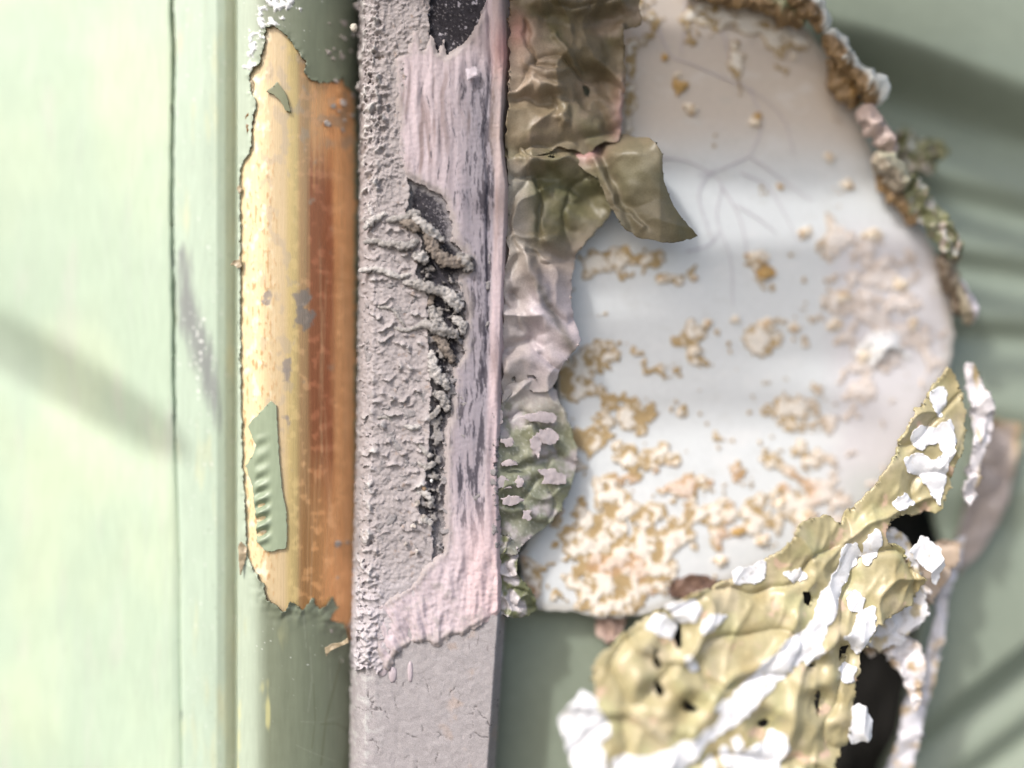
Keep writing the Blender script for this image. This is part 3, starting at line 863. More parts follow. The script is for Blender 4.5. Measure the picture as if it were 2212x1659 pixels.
sheet('panel_face', M_back, back, axis(1060, 2480, 7, 900, 4600), axis(-120, 1780, 7, -1500, BOT), lambda x, y: h_back(x, y) + shade_fold(x, y),
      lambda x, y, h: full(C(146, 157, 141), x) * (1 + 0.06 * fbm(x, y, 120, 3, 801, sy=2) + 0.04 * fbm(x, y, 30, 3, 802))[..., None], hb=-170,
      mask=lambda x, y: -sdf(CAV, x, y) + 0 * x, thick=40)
cav = thing('shade_backing', 'black sheet standing in for the shade seen through the gaps behind the curled ochre sheet', 'backing', 1850, 1400, -420)
sheet('shade_backing_face', M_dark, cav, axis(1150, 2120, 12), axis(1050, 1800, 12), lambda x, y: -380 + 25 * fbm(x, y, 90, 3, 811, sx=0.4, sy=3),
      lambda x, y, h: full(C(38, 36, 34), x) * (1 + 0.6 * fbm(x, y, 60, 3, 813, sx=0.3, sy=3))[..., None], hb=-300, thick=30)  # near-black colour put in for the shade of the hollow

# ------------------------------------------------------------------ pale rounded patch with residue
PANE = poly('1300,-60 1620,-60 1700,10 1760,70 1810,140 1850,210 1880,290 1925,370 1965,430 2010,490 2045,560 2068,640 2078,720 2068,790 2020,860 1960,980 1900,1090 1800,1160 1650,1230 1500,1290 1390,1330 1290,1332 1240,1318 1165,1312 1130,1260 1120,1200 1160,1130 1200,1080 1205,900 1200,760 1215,560 1240,480 1280,300 1300,100')
def h_pane(x, y):
    return ramp(x, [(1000, -62), (1130, -70), (1500, -96), (2090, -150)]) + 2 * fbm(x, y, 260, 2, 821)
patch = thing('primer_patch', 'large pale bluish white rounded patch with tan crumbs, right of the grey strip', 'patch', 1550, 700, -95)
DEN = [(1225, 830, 60, 40, .5), (1290, 770, 60, 40, .42), (1330, 900, 80, 50, .42), (1340, 960, 90, 60, .34), (1330, 1070, 70, 60, .42), (1290, 1150, 90, 60, .36), (1340, 1210, 110, 80, .55), (1310, 1290, 60, 50, .5),
       (1250, 960, 50, 90, .3), (1420, 1130, 90, 60, .34), (1480, 870, 50, 40, .22), (1420, 800, 70, 40, .22), (1420, 980, 80, 50, .26), (1510, 740, 40, 50, .34), (1665, 725, 70, 40, .36), (1705, 890, 50, 40, .42),
       (1790, 900, 60, 50, .34), (1740, 1000, 90, 40, .34), (1600, 1010, 60, 40, .24), (1480, 1050, 120, 30, .3), (1600, 1120, 130, 50, .36), (1760, 1090, 110, 60, .34), (1900, 640, 110, 110, .34), (1960, 740, 90, 60, .36),
       (1800, 520, 60, 50, .32), (1880, 540, 60, 40, .28), (1640, 575, 40, 30, .34), (1340, 560, 60, 40, .42), (1280, 570, 40, 30, .42), (1400, 560, 30, 20, .4), (1362, 130, 12, 40, .6), (1358, 230, 12, 50, .6), (1460, 600, 50, 20, .25),
       (1560, 30, 70, 30, .6), (1640, 50, 60, 30, .6), (1590, 110, 14, 40, .5), (1410, 30, 50, 40, .34), (1700, 80, 50, 26, .6), (1640, 840, 40, 30, .2), (1150, 1240, 30, 60, .3), (1870, 830, 90, 60, .28), (1560, 960, 60, 40, .16)]
def density(x, y):
    d = 0 * x
    for (a, b, rx, ry, s) in DEN:
        d = np.maximum(d, s * np.exp(-(((x - a) / rx) ** 2 + ((y - b) / ry) ** 2) * 0.8))
    return d
def c_pane(x, y, h):
    c = full(C(224, 228, 230), x)
    c = mix(c, C(212, 198, 184), 0.9 * sm(400, 230, y + 10 * fbm(x, y, 200, 2, 831)))  # shade band across the top, painted into the patch colour
    c = mix(c, C(222, 216, 220), 0.7 * sm(1760, 1850, x) * sm(440, 540, y))
    c = c * (1 + 0.035 * fbm(x, y, 130, 4, 833, sx=3))[..., None]
    c = mix(c, C(196, 205, 202), 0.6 * sm(1780, 1880, x) * sm(980, 1060, y))
    sm1 = sm(0.1, 0.5, fbm(x, y, 70, 5, 834, gain=0.65, sx=1.8) + 0.25 * density(x, y))
    c = mix(c, C(240, 240, 240), 0.4 * sm1)
    c = mix(c, C(196, 196, 190), 0.25 * sm(0.15, 0.5, fbm(x, y, 40, 4, 836, sx=2.2, gain=0.65)))
    pe = -sdf(PANE, x, y)
    return mix(c, C(170, 160, 140), 0.5 * sm(26, 4, pe))
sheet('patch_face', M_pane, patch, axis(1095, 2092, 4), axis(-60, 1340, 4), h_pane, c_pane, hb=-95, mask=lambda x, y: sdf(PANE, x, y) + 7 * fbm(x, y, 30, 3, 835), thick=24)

def crumb_field(x, y):
    return fbm(x, y, 54, 5, 841, gain=0.62) * 1.0 + fbm(x, y, 11, 3, 843) * 0.2
def crumb_mask(x, y):
    return 60 * (0.24 - density(x, y) - 0.55 * crumb_field(x, y) - 0.06 * sm(1000, 1200, y))
def thick_k(x, y):
    return sm(-0.12, 0.08, fbm(x, y, 40, 4, 851, gain=0.66) + 0.16 * sm(1400, 1700, x))
def h_crumb(x, y):
    k = thick_k(x, y)
    m = np.clip(-crumb_mask(x, y) / 9.0, 0, 1)
    return h_pane(x, y) + 2.5 + k * m * (2.0 + 4 * np.maximum(0, fbm(x, y, 12, 4, 853, gain=0.7)) + 1.5 * ridge(x, y, 14, 2, 855))
def c_crumb(x, y, h):
    tan, cream = C(184, 160, 120), C(242, 235, 224)
    up = h - h_pane(x, y)
    c = mix(full(tan, x), cream, sm(2.55, 4.5, up))
    c = mix(c, C(206, 158, 126), 0.4 * sm(0.15, 0.4, fbm(x, y, 90, 2, 861)) * sm(950, 1050, y) * sm(12, 4, up))
    c = mix(c, C(236, 226, 224), 0.65 * sm(1700, 1880, x))
    return c * (1 + 0.16 * fbm(x, y, 22, 4, 863))[..., None]
res = sheet('tan_residue', M_crumb, patch, axis(1100, 2080, 3), axis(-40, 1345, 3), h_crumb, c_crumb, hb=-92,
            mask=lambda x, y: np.maximum(crumb_mask(x, y), sdf(PANE, x, y) + 5), thick=3, edge_col=C(196, 164, 112))
tag(res, 'tan and cream crumbs stuck to the pale patch', kind='stuff')
CH = [(1470, 185, 16, 0), (1462, 160, 8, 1), (1490, 235, 15, 1), (1635, 262, 11, 1), (1640, 248, 7, 0), (1690, 400, 8, 0), (1435, 125, 7, 0), (1800, 335, 11, 1), (1640, 555, 20, 1), (1655, 585, 17, 0), (1720, 118, 7, 1),
      (1840, 395, 12, 1), (1745, 500, 12, 1), (1915, 745, 38, 2), (1880, 770, 16, 1), (1985, 700, 14, 1), (1590, 690, 9, 1), (1660, 700, 14, 1), (1720, 705, 12, 1), (1530, 700, 10, 1), (1500, 760, 12, 1), (1430, 605, 9, 1),
      (1500, 600, 7, 1), (1900, 500, 14, 1), (1960, 610, 16, 1), (1830, 640, 14, 1), (1810, 700, 13, 1), (1650, 1170, 14, 1), (1560, 1215, 12, 1), (1750, 1120, 16, 1), (1690, 1090, 14, 1), (1600, 1150, 12, 0)]
for i, (x, y, r, k) in enumerate(CH):
    n = 9
    P = [(x + r * 1.25 * (1 + 0.35 * rs.randn()) * math.cos(t), y + r * (0.95 + 0.25 * rs.randn()) * math.sin(t)) for t in np.linspace(0, 2 * np.pi, n, endpoint=False)]
    tone = (C(200, 166, 112), C(242, 230, 212), C(252, 252, 252))[k]
    def ct(x, y, h, tone=tone, i=i, k=k):
        c = full(tone, x)
        if k < 2:
            c = mix(c, C(196, 158, 104), 0.75 * sm(0.05, 0.3, fbm(x, y, 16, 3, 905 + i)))
        return c * (1 + 0.12 * fbm(x, y, 10, 3, 906 + i))[..., None]
    o = flake('residue_flake', P, patch, h_pane, ct, M_crumb, hb=-92, step=2.4, seed=900 + i * 7, rag=(r * 0.45, max(7, r * 0.8)), thick=10,
              wave=lambda x, y, i=i, r=r, a=x, b=y: 3 + r * 0.55 * np.exp(-((x - a) ** 2 + (y - b) ** 2) / (r * r * 0.9)) + r * 0.35 * fbm(x, y, r * 0.7 + 4, 3, 907 + i))
ROOTS = ['1420,60 1450,120 1500,140 1560,165 1610,185 1660,215 1700,260 1720,330', '1540,30 1570,90 1580,150 1610,185', '1480,0 1478,60 1470,120', '1620,185 1640,230 1650,262 1635,310 1620,335', '1400,345 1470,345 1530,370 1560,400 1550,470 1580,560 1585,660',
         '1620,335 1570,360 1510,380', '1620,335 1660,360 1700,390 1760,430', '1600,370 1660,400 1700,460 1730,520', '1540,370 1510,420 1540,520', '1590,440 1640,470 1680,500', '1560,400 1600,470 1620,560', '1480,545 1530,530 1556,500']
for i, s in enumerate(ROOTS):
    P = poly(s)
    hz = h_pane(np.array([p[0] for p in P]), np.array([p[1] for p in P]))
    tube('root_hair', [(p[0], p[1], hz[j] + 1.5, 1.3 - 0.8 * j / len(P)) for j, p in enumerate(P)], M_hair, patch, flat_tone(C(204, 196, 206), 0.04), hb=-92, step=6, seg=6, rough=0.1, seed=950 + i)

# ------------------------------------------------------------------ olive peels between strip and patch
def folds(x, y, seed, sc=70, a=16):
    wx, wy = x + 26 * fbm(x, y, 90, 2, seed + 1), y + 26 * fbm(x, y, 90, 2, seed + 2)
    up = ridge(wx, wy, sc * 1.9, 1, seed + 3) ** 3
    dn = ridge(wx + 300, wy, sc * 1.7, 1, seed + 6) ** 5
    return a * 1.3 * fbm(x, y, sc * 1.7, 2, seed + 4) + a * 1.0 * up - a * 0.9 * dn + 0.35 * a * fbm(x, y, sc * 0.5, 2, seed + 5) + 0.05 * a * fbm(x, y, sc * 0.15, 2, seed + 8)

def creases(L):
    L = [(poly(p), w, a) for p, w, a in L]
    def f(x, y):
        h = 0.0 * x
        x, y = x + 14 * fbm(x, y, 46, 2, 771), y + 14 * fbm(x, y, 46, 2, 773)
        for p, w, a in L:
            h = h + a * np.exp(-(line_d(p, x, y) / (w * 1.2)) ** 2)
        return h
    return f

def peel(name, label, P, base, c, seed, sc=70, a=16, rag=(5, 18), hb=-20, step=2.6, extra=None, cat='paint peel', solid=4, mat=None, group=None, holes=()):
    P = np.array(P)
    cx, cy = P.mean(0)
    x0, y0 = P.min(0) - 8
    x1, y1 = P.max(0) + 8
    t = thing(name, label, cat, cx, cy, hb, group)
    hf = lambda x, y: base(x, y) + folds(x, y, seed, sc, a) + (extra(x, y) if extra else 0)
    def mk(x, y):
        f = sdf(P, x, y) + rag[0] * fbm(x, y, rag[1], 3, seed + 9)
        for q in holes:
            f = np.maximum(f, -(sdf(poly(q), x, y) + 2.5 * fbm(x, y, 12, 2, seed + 10)))
        return f
    o = sheet('film', mat or M_olive, t, np.arange(x0, x1, step), np.arange(y0, y1, step), hf, lambda x, y, h: c(x, y, h, (h - base(x, y)) / a), hb=hb, mask=mk, solid=solid)
    return t, hf

OLV, BRN, LIL = C(102, 100, 71), C(101, 87, 67), C(196, 186, 192)
def skin(x, y):
    yy = y + 46 * fbm(x, y, 110, 3, 990)
    c = ramp_c(yy, [(0, C(112, 100, 76)), (170, C(122, 110, 86)), (300, C(138, 124, 102)), (400, C(134, 130, 104)), (500, C(136, 126, 106)), (590, C(158, 146, 140)), (660, C(198, 188, 193)), (790, C(202, 191, 195)), (860, C(170, 164, 158)), (930, C(134, 136, 116)), (1100, C(130, 134, 114)), (1220, C(150, 148, 140)), (1340, C(176, 168, 170))])
    c = mix(c, C(104, 102, 70), 0.6 * sm(0.0, 0.45, fbm(x, y, 95, 3, 991)) * sm(560, 480, y))
    c = mix(c, C(150, 132, 116), 0.5 * sm(0.05, 0.45, fbm(x, y, 80, 3, 992)) * sm(520, 420, y))
    return c
def slope(pts):
    return lambda x, y: ramp(x, pts)
def c_p1(x, y, h, u):
    c = skin(x, y)
    c = mix(c, C(206, 150, 142), 0.85 * np.exp(-(((x - 1118) / 26.0) ** 2 + ((y - 100) / 55.0) ** 2)))
    c = mix(c, C(186, 168, 150), 0.75 * sm(1230, 1140, x) * sm(60, 130, y) * sm(250, 190, y))
    c = mix(c, C(168, 150, 130), 0.5 * sm(1180, 1260, x) * sm(150, 180, y) * sm(300, 220, y))
    c = mix(c, C(212, 172, 170), 0.7 * np.exp(-(((x - 1345) / 20.0) ** 2 + ((y - 250) / 60.0) ** 2)))
    return c * (1 + 0.14 * fbm(x, y, 16, 4, 1003))[..., None]
pl1, _ = peel('olive_peel', 'brownish olive crumpled paint peel hanging at the top, beside the strip', poly('1098,-40 1385,-40 1378,20 1384,52 1352,70 1350,160 1345,230 1332,300 1300,310 1262,330 1205,322 1150,352 1100,356 1092,300 1102,180'), slope([(1090, 18), (1200, 4), (1400, -36)]), c_p1, 1010, sc=105, a=15, rag=(12, 44), extra=creases([
    ('1104,204 1130,190 1151,182 1158,198', 9, 16), ('1112,216 1150,222 1205,226', 16, -26), ('1136,65 1144,115 1165,144 1194,148', 5, -12), ('1169,191 1200,205 1219,235 1212,262', 9, 20), ('1212,128 1250,124 1284,140', 18, 14),
    ('1268,150 1300,170 1310,195', 16, -22), ('1266,194 1268,200', 18, -16), ('1340,60 1345,160 1340,250', 10, 14), ('1180,40 1240,60 1330,30', 22, -16), ('1160,10 1230,20 1340,5', 14, 16), ('1130,150 1180,165 1240,160', 10, 12), ('1250,210 1290,240 1320,290', 12, -16), ('1200,80 1215,110 1230,140', 9, 10)]),
    holes=('1258,186 1268,182 1276,192 1272,206 1264,204',))
def c_p2(x, y, h, u):
    c = mix(skin(x, y), C(120, 112, 88), 0.5)
    c = mix(c, C(100, 97, 68), sm(1400, 1490, x) * 0.6)
    c = mix(c, C(224, 168, 170), 0.8 * np.exp(-(((x - 1262) / 34.0) ** 2 + ((y - 318) / 30.0) ** 2)))
    return c * (1 + 0.10 * fbm(x, y, 18, 4, 1023))[..., None]
peel('olive_peel', 'smooth leaf-shaped olive flap ending in a sharp tip over the pale patch', poly('1205,290 1260,290 1330,278 1366,290 1400,300 1424,340 1430,400 1452,452 1480,490 1507,512 1470,524 1430,530 1380,518 1340,490 1312,440 1290,390 1240,350'),
     lambda x, y: ramp(x, [(1200, -46), (1270, -16), (1340, 8), (1420, 26), (1510, -10)]) - 60 * sm(345, 285, y) * sm(1420, 1380, x) - 18 * np.exp(-((x - 1335 - 0.4 * (y - 420)) / 14.0) ** 2), c_p2, 1030, sc=130, a=8, rag=(4, 24), extra=creases([('1284,350 1320,410 1345,460 1376,500', 9, 14), ('1300,340 1340,420 1380,490', 14, -10), ('1380,330 1410,420 1440,500', 26, 12)]))
def c_p3(x, y, h, u):
    c = skin(x, y)
    c = mix(c, C(96, 95, 64), 0.7 * sm(1150, 1200, x + 40 * fbm(x, y, 50, 2, 1045)) * sm(340, 400, y) * sm(520, 440, y + 40 * fbm(x, y, 50, 2, 1046)))
    c = mix(c, C(172, 164, 158), 0.6 * sm(1165, 1120, x) * sm(340, 380, y))
    c = mix(c, C(120, 114, 96), 0.6 * np.exp(-((x - 1150 - 0.55 * (y - 600)) / 12.0) ** 2) * sm(590, 630, y))
    return c * (1 + 0.12 * fbm(x, y, 16, 4, 1043))[..., None]
peel('olive_peel', 'folded green and lilac paint peel beside the middle of the strip', poly('1094,300 1150,300 1205,300 1262,296 1300,370 1325,440 1312,470 1270,520 1240,560 1232,620 1236,680 1254,735 1230,772 1208,800 1190,840 1150,850 1110,842 1085,870 1088,700 1098,500'),
     lambda x, y: ramp(x, [(1090, 14), (1180, 2), (1330, -36)]) - 22 * sm(352, 325, y), c_p3, 1050, sc=105, a=13, rag=(10, 40), extra=creases([
    ('1108,306 1125,335 1140,360', 10, 18), ('1140,356 1190,352 1230,346', 9, 18), ('1180,385 1230,400 1265,440', 28, -30), ('1180,440 1200,480 1240,500', 18, -18), ('1225,420 1245,430', 10, 10), ('1284,360 1320,430 1345,480', 8, 14), ('1104,384 1160,380', 5, -10), ('1166,390 1170,450 1168,516', 6, -14),
    ('1110,515 1160,520 1205,512', 8, 12), ('1158,545 1220,560 1270,560', 16, -14), ('1136,553 1150,600 1176,657', 12, 24), ('1108,632 1140,690 1169,747', 11, -24), ('1133,675 1190,705 1252,743', 18, 24), ('1093,754 1140,735', 9, -18), ('1100,790 1160,775 1220,790', 16, 12), ('1100,600 1112,570', 10, -12), ('1180,660 1225,700 1240,690', 10, -14)]),
    holes=('1180,343 1190,338 1202,343 1192,347', '1104,816 1112,812 1116,820 1108,826', '1136,812 1152,810 1158,818 1144,822', '1138,846 1146,840 1152,848 1142,853'))
def c_p4(x, y, h, u):
    c = skin(x, y)
    c = mix(c, C(176, 168, 170), sm(0.05, 0.4, fbm(x, y, 60, 4, 1061) + 0.10 * sm(930, 860, y) + 0.12 * sm(1110, 1090, x)))
    c = mix(c, C(96, 98, 66), 0.45 * sm(0.2, 0.45, fbm(x, y, 40, 3, 1063)))
    c = mix(c, C(190, 192, 184), 0.5 * sm(0.2, 0.4, fbm(x, y, 7, 3, 1065)))
    return c * (1 + 0.12 * fbm(x, y, 16, 4, 1067))[..., None]
peel('olive_peel', 'mottled grey green peel with lilac spots below the lilac folds', poly('1078,815 1120,800 1185,806 1210,870 1235,920 1248,985 1240,1040 1212,1100 1180,1140 1138,1165 1110,1195 1068,1190 1062,1000'), slope([(1060, 12), (1130, -6), (1260, -44)]), c_p4, 1070, sc=80, a=11, rag=(8, 30), extra=creases([('1090,1015 1150,1000 1200,985', 9, -14), ('1080,1095 1140,1105 1190,1120', 12, 12), ('1150,920 1160,960 1155,990', 10, 10)]))
p4 = bpy.data.objects['olive_peel.003']
def c_p5(x, y, h, u):
    c = full(C(190, 184, 186), x)
    c = mix(c, C(120, 124, 92), sm(-0.05, 0.2, fbm(x, y, 40, 3, 1081) + 0.3 * sm(1100, 1150, x)))
    return c * (1 + 0.15 * fbm(x, y, 12, 4, 1083))[..., None]
peel('olive_peel', 'small puckered grey and olive peel at the foot of the lilac film', poly('1058,1150 1100,1155 1120,1185 1116,1240 1150,1275 1162,1318 1130,1332 1095,1326 1070,1318'), slope([(1060, 22), (1110, 0), (1170, -40)]), c_p5, 1090, sc=36, a=12, rag=(5, 12))
# scraps of lilac film on the lower peel
for i, (x, y, rx, ry) in enumerate(((1095, 955, 16, 9), (1100, 1000, 18, 8), (1085, 1045, 20, 14), (1100, 1080, 22, 10), (1076, 900, 12, 16), (1190, 945, 22, 18), (1162, 965, 16, 30), (1195, 1030, 26, 18), (1170, 900, 30, 12), (1120, 1042, 9, 12), (1140, 1110, 14, 10))):
    P = [(x + rx * (1 + 0.35 * rs.randn()) * math.cos(t), y + ry * (1 + 0.25 * rs.randn()) * math.sin(t)) for t in np.linspace(0, 6.28, 9)[:-1]]
    o = flake('film_scrap', P, p4, lambda x, y: ramp(x, [(1060, 26), (1130, 12), (1260, -22)]), C(184, 174, 177), M_film, hb=0, seed=1100 + i, rag=(4, 10), wave=lambda x, y, i=i: 3 * fbm(x, y, 24, 2, 1120 + i), thick=4)

# ------------------------------------------------------------------ curled rim round the upper right of the pale patch
rimt = thing('curled_paint_rim', 'crumpled curl of torn paint rimming the pale patch at upper right', 'paint rim', 1880, 280, -90)
def rim_col(outer, inner, seed):
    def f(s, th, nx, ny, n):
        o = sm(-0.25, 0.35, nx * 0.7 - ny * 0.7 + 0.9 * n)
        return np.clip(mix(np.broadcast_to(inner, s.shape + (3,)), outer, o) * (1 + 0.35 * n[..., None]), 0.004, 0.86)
    return f
WH, TN, PK, OG = C(222, 226, 224), C(144, 118, 84), C(196, 176, 168), C(140, 142, 108)
SEG = [('1470,-30,-70,20 1530,-14,-72,22 1590,-6,-72,24 1650,8,-74,24 1700,30,-76,24 1735,55,-80,20', OG, TN), ('1640,-30,-58,14 1690,-14,-56,20 1730,10,-56,24 1760,40,-58,24 1772,75,-66,18', WH, TN),
       ('1772,80,-66,16 1800,100,-60,22 1820,130,-60,24 1830,160,-68,20', WH, TN), ('1795,120,-92,22 1815,160,-92,24 1835,200,-94,24 1855,228,-98,16', C(150, 120, 76), TN), ('1828,150,-66,18 1856,172,-62,26 1878,200,-64,26 1880,232,-74,16', WH, TN),
       ('1850,238,-80,14 1868,252,-74,22 1890,280,-74,24 1915,312,-78,22 1918,340,-86,14', PK, PK), ('1890,330,-84,16 1905,350,-74,24 1930,378,-74,26 1948,410,-84,16', C(186, 182, 158), C(170, 158, 140)),
       ('1905,360,-100,16 1925,400,-100,18 1960,440,-104,18 1985,480,-108,16', C(120, 110, 84), TN), ('2050,540,-122,14 2062,580,-122,20 2075,630,-124,18 2088,680,-126,14', C(150, 140, 120), C(110, 96, 80)), ('2078,600,-112,10 2094,640,-108,16 2106,672,-112,16 2102,700,-122,10', C(206, 200, 208), C(150, 140, 120)), ('2060,520,-124,10 2072,540,-118,14 2080,560,-120,10', C(108, 98, 76), TN)]
for i, (s, o_, i_) in enumerate(SEG):
    P = [tuple(float(t) for t in q.split(',')) for q in s.split()]
    tube('rim_curl', P, M_olive, rimt, rim_col(o_, i_, i), hb=-85, step=3, seg=28, rough=0.55, nscale=42, seed=1200 + i)
def c_tuft(x, y, h, u):
    c = mix(full(C(136, 138, 104), x), C(206, 190, 184), 0.8 * sm(0.1, 0.3, fbm(x, y, 24, 3, 1301, sx=0.5, sy=2)))
    return mix(c, C(226, 228, 228), 0.7 * sm(0.2, 0.35, fbm(x, y, 26, 3, 1303)))
peel('paint_tuft', 'shaggy pleated olive and pink paint tuft on the right rim of the pale patch', poly('1930,380 1980,380 2020,430 2050,480 2075,510 2082,545 2050,560 2010,510 1960,450'), lambda x, y: -92 + 0 * x, c_tuft, 1310, sc=34, a=22, rag=(7, 14), hb=-90, step=3)
peel('paint_tuft', 'loose ragged olive wisp sticking out behind the upper right rim', poly('1925,300 1960,268 1985,300 2030,300 2050,330 2010,370 1960,385 1930,350'), lambda x, y: -150 + 0 * x, c_tuft, 1330, sc=30, a=22, rag=(14, 20), hb=-150, step=3)

# ------------------------------------------------------------------ ochre curled sheet at bottom right
OCH = poly('1240,1560 1262,1500 1277,1490 1292,1470 1280,1430 1310,1392 1350,1366 1372,1340 1420,1318 1450,1300 1500,1286 1560,1262 1620,1250 1660,1215 1700,1190 1740,1140 1770,1126 1800,1126 1828,1140 1862,1098 1895,1068 1928,1030 1960,980 2000,890 2050,840 2080,800 2100,830 2112,900 2100,980 2070,1060 2040,1110 1980,1108 1935,1122 1918,1160 1925,1185 1960,1200 1985,1240 2010,1265 1990,1310 1950,1330 1900,1350 1880,1385 1860,1420 1850,1470 1836,1530 1830,1590 1790,1640 1770,1720 1250,1720 1236,1640')
HOLES = ['1452,1335 1458,1328 1465,1350 1464,1378 1456,1386 1450,1366', '1408,1385 1414,1392 1412,1410 1420,1424 1414,1428 1404,1412', '1408,1452 1416,1462 1424,1478 1416,1484 1408,1472', '1466,1492 1482,1506 1494,1514 1478,1520 1466,1512', '1738,1282 1752,1282 1760,1296 1752,1310 1742,1302',
         '1766,1490 1772,1506 1764,1540 1758,1520', '1630,1554 1644,1546 1656,1554 1642,1560', '1822,1408 1838,1402 1834,1424 1820,1432', '1738,1433 1756,1429 1760,1434 1748,1438']
def och_fold(x, y):
    wx, wy = x + 30 * fbm(x, y, 140, 2, 1401), y + 30 * fbm(x, y, 140, 2, 1402)
    big = 16 * fbm(wx + 0.5 * wy, wy - 0.5 * wx, 170, 2, 1403, sx=1.4, sy=0.7) + 16 * ridge(wx, wy, 190, 1, 1404) ** 4 - 14 * ridge(wx + 200, wy - 90, 170, 1, 1406) ** 6
    for s in HOLES:
        P = np.array(poly(s))
        cx, cy = P.mean(0)
        d2 = ((x - cx) / 34.0) ** 2 + ((y - cy) / 30.0) ** 2
        big = big - 18 * np.exp(-d2) + 8 * np.exp(-((np.sqrt(d2) - 1.5) / 0.6) ** 2)
    return big + 8 * fbm(x, y, 90, 3, 1405) + 6 * (ridge(x + 0.4 * y, y - 0.4 * x, 120, 2, 1408, sx=0.6, sy=1.8) ** 3)
def h_och(x, y):
    b = 20 + ramp(x, [(1240, 120), (1330, 118), (1500, 96), (1750, 50), (1900, 4), (2000, -24), (2100, -40)])
    b = b + ramp(y, [(1100, -20), (1250, -30), (1400, 0), (1550, 20), (1700, 24)]) * sm(1950, 1800, x)
    fan = 5 * np.sin((x * 0.55 + y * 0.35) / 22.0 + 2.5 * fbm(x, y, 160, 2, 1411)) * sm(1560, 1420, x) * sm(1520, 1420, y)
    return b + och_fold(x, y) + fan
def och_mask(x, y):
    f = sdf(OCH, x, y) - 7 + 14 * fbm(x, y, 40, 4, 1415, gain=0.6) + 4 * fbm(x, y, 12, 2, 1416)
    for s in HOLES:
        f = np.maximum(f, -(sdf(poly(s), x, y) - 2.5 + 2.5 * fbm(x, y, 14, 2, 1417)))
    return f
def c_och(x, y, h):
    c = full(C(180, 170, 132), x)
    c = mix(c, C(202, 189, 158), 0.8 * sm(0.0, 0.4, fbm(x, y, 80, 3, 1421)))
    c = mix(c, C(168, 154, 112), 0.8 * sm(0.05, 0.4, fbm(x, y, 120, 3, 1423)))
    c = mix(c, C(184, 182, 136), 0.6 * sm(0.0, 0.4, fbm(x, y, 90, 3, 1425)))
    c = mix(c, C(226, 190, 172), 0.6 * sm(0.32, 0.5, fbm(x, y, 50, 3, 1427)))
    return c * (1 + 0.08 * fbm(x, y, 24, 4, 1429))[..., None]
och = thing('ochre_sheet', 'large curled ochre yellow paint sheet, slit and smeared with white, bottom right', 'paint peel', 1560, 1450, 30)
sheet('sheet_face', M_yellow, och, axis(1240, 2120, 3.4), axis(790, 1720, 3.4), h_och, c_och, hb=60, mask=och_mask, solid=7)
WHT = ['1208,1534 1226,1500 1252,1472 1277,1490 1286,1519 1313,1544 1284,1577 1298,1624 1320,1690 1268,1690 1240,1640 1222,1580', '1859,1180 1842,1184 1826,1200 1822,1230 1800,1262 1776,1300 1758,1340 1738,1362 1720,1388 1740,1384 1768,1380 1778,1366 1800,1330 1812,1300 1830,1268 1846,1240 1872,1205',
       '1742,1362 1768,1384 1766,1420 1744,1426 1728,1412 1700,1440 1672,1460 1650,1480 1618,1500 1596,1530 1560,1552 1530,1566 1500,1590 1470,1612 1440,1640 1400,1650 1420,1620 1460,1596 1500,1570 1540,1546 1556,1520 1534,1512 1560,1500 1600,1474 1624,1450 1648,1420 1676,1400 1700,1382',
       '1434,1300 1466,1294 1496,1290 1502,1312 1490,1330 1468,1332 1452,1318', '1582,1236 1610,1228 1650,1220 1655,1240 1636,1252 1590,1258', '1395,1345 1416,1318 1440,1330 1452,1346 1440,1362 1420,1356', '1830,1378 1850,1356 1872,1330 1894,1318 1896,1360 1876,1390 1858,1410 1846,1398',
       '1834,1580 1846,1530 1866,1528 1880,1560 1882,1594 1860,1594 1840,1606', '1567,1620 1610,1600 1640,1590 1660,1570 1680,1580 1692,1604 1672,1624 1664,1650 1640,1690 1590,1690 1580,1650', '1320,1612 1350,1604 1390,1612 1430,1596 1470,1580 1504,1584 1480,1620 1440,1660 1400,1690 1330,1690',
       '1504,1640 1520,1612 1528,1640 1518,1680 1500,1690', '1996,930 2030,930 2048,938 2038,960 2010,972 1990,955', '1975,1000 2000,985 2040,1000 2066,990 2072,1020 2060,1060 2050,1090 2030,1060 2010,1030 1984,1020', '1990,1200 2014,1172 2050,1190 2060,1230 2044,1270 2030,1240 2010,1220',
       '1560,1630 1548,1600 1556,1596 1566,1612', '1512,1332 1545,1320 1560,1326 1530,1346 1512,1352', '1470,1404 1480,1400 1496,1428 1490,1430 1476,1418', '1842,1300 1858,1282 1872,1300 1866,1330 1848,1322', '1572,1582 1584,1572 1590,1590 1580,1600', '1820,1448 1836,1440 1850,1450 1842,1470 1824,1468', '2040,850 2066,835 2072,870 2054,900 2040,880', '1950,1090 1975,1075 1990,1090 1970,1104 1954,1102', '2050,930 2076,910 2086,960 2070,1000 2056,970', '1880,1180 1900,1150 1915,1170 1905,1210 1885,1220', '1700,1240 1730,1232 1738,1246 1716,1256']
def c_white(x, y, h):
    c = full(C(240, 241, 245), x) * (1 + 0.05 * fbm(x, y, 26, 4, 1441))[..., None]
    return mix(c, C(206, 196, 170), 0.5 * sm(0.22, 0.45, fbm(x, y, 34, 4, 1443, gain=0.65)))
for i, s in enumerate(WHT):
    o = flake('white_crust', poly(s), och, h_och, c_white, M_white, hb=60, step=2.6, grow=5, rag=(10, 24), seed=1450 + i, wave=lambda x, y, i=i: 3.0 + 0.3 * fbm(x, y, 30, 2, 1480 + i), thick=2.2, margin=12)

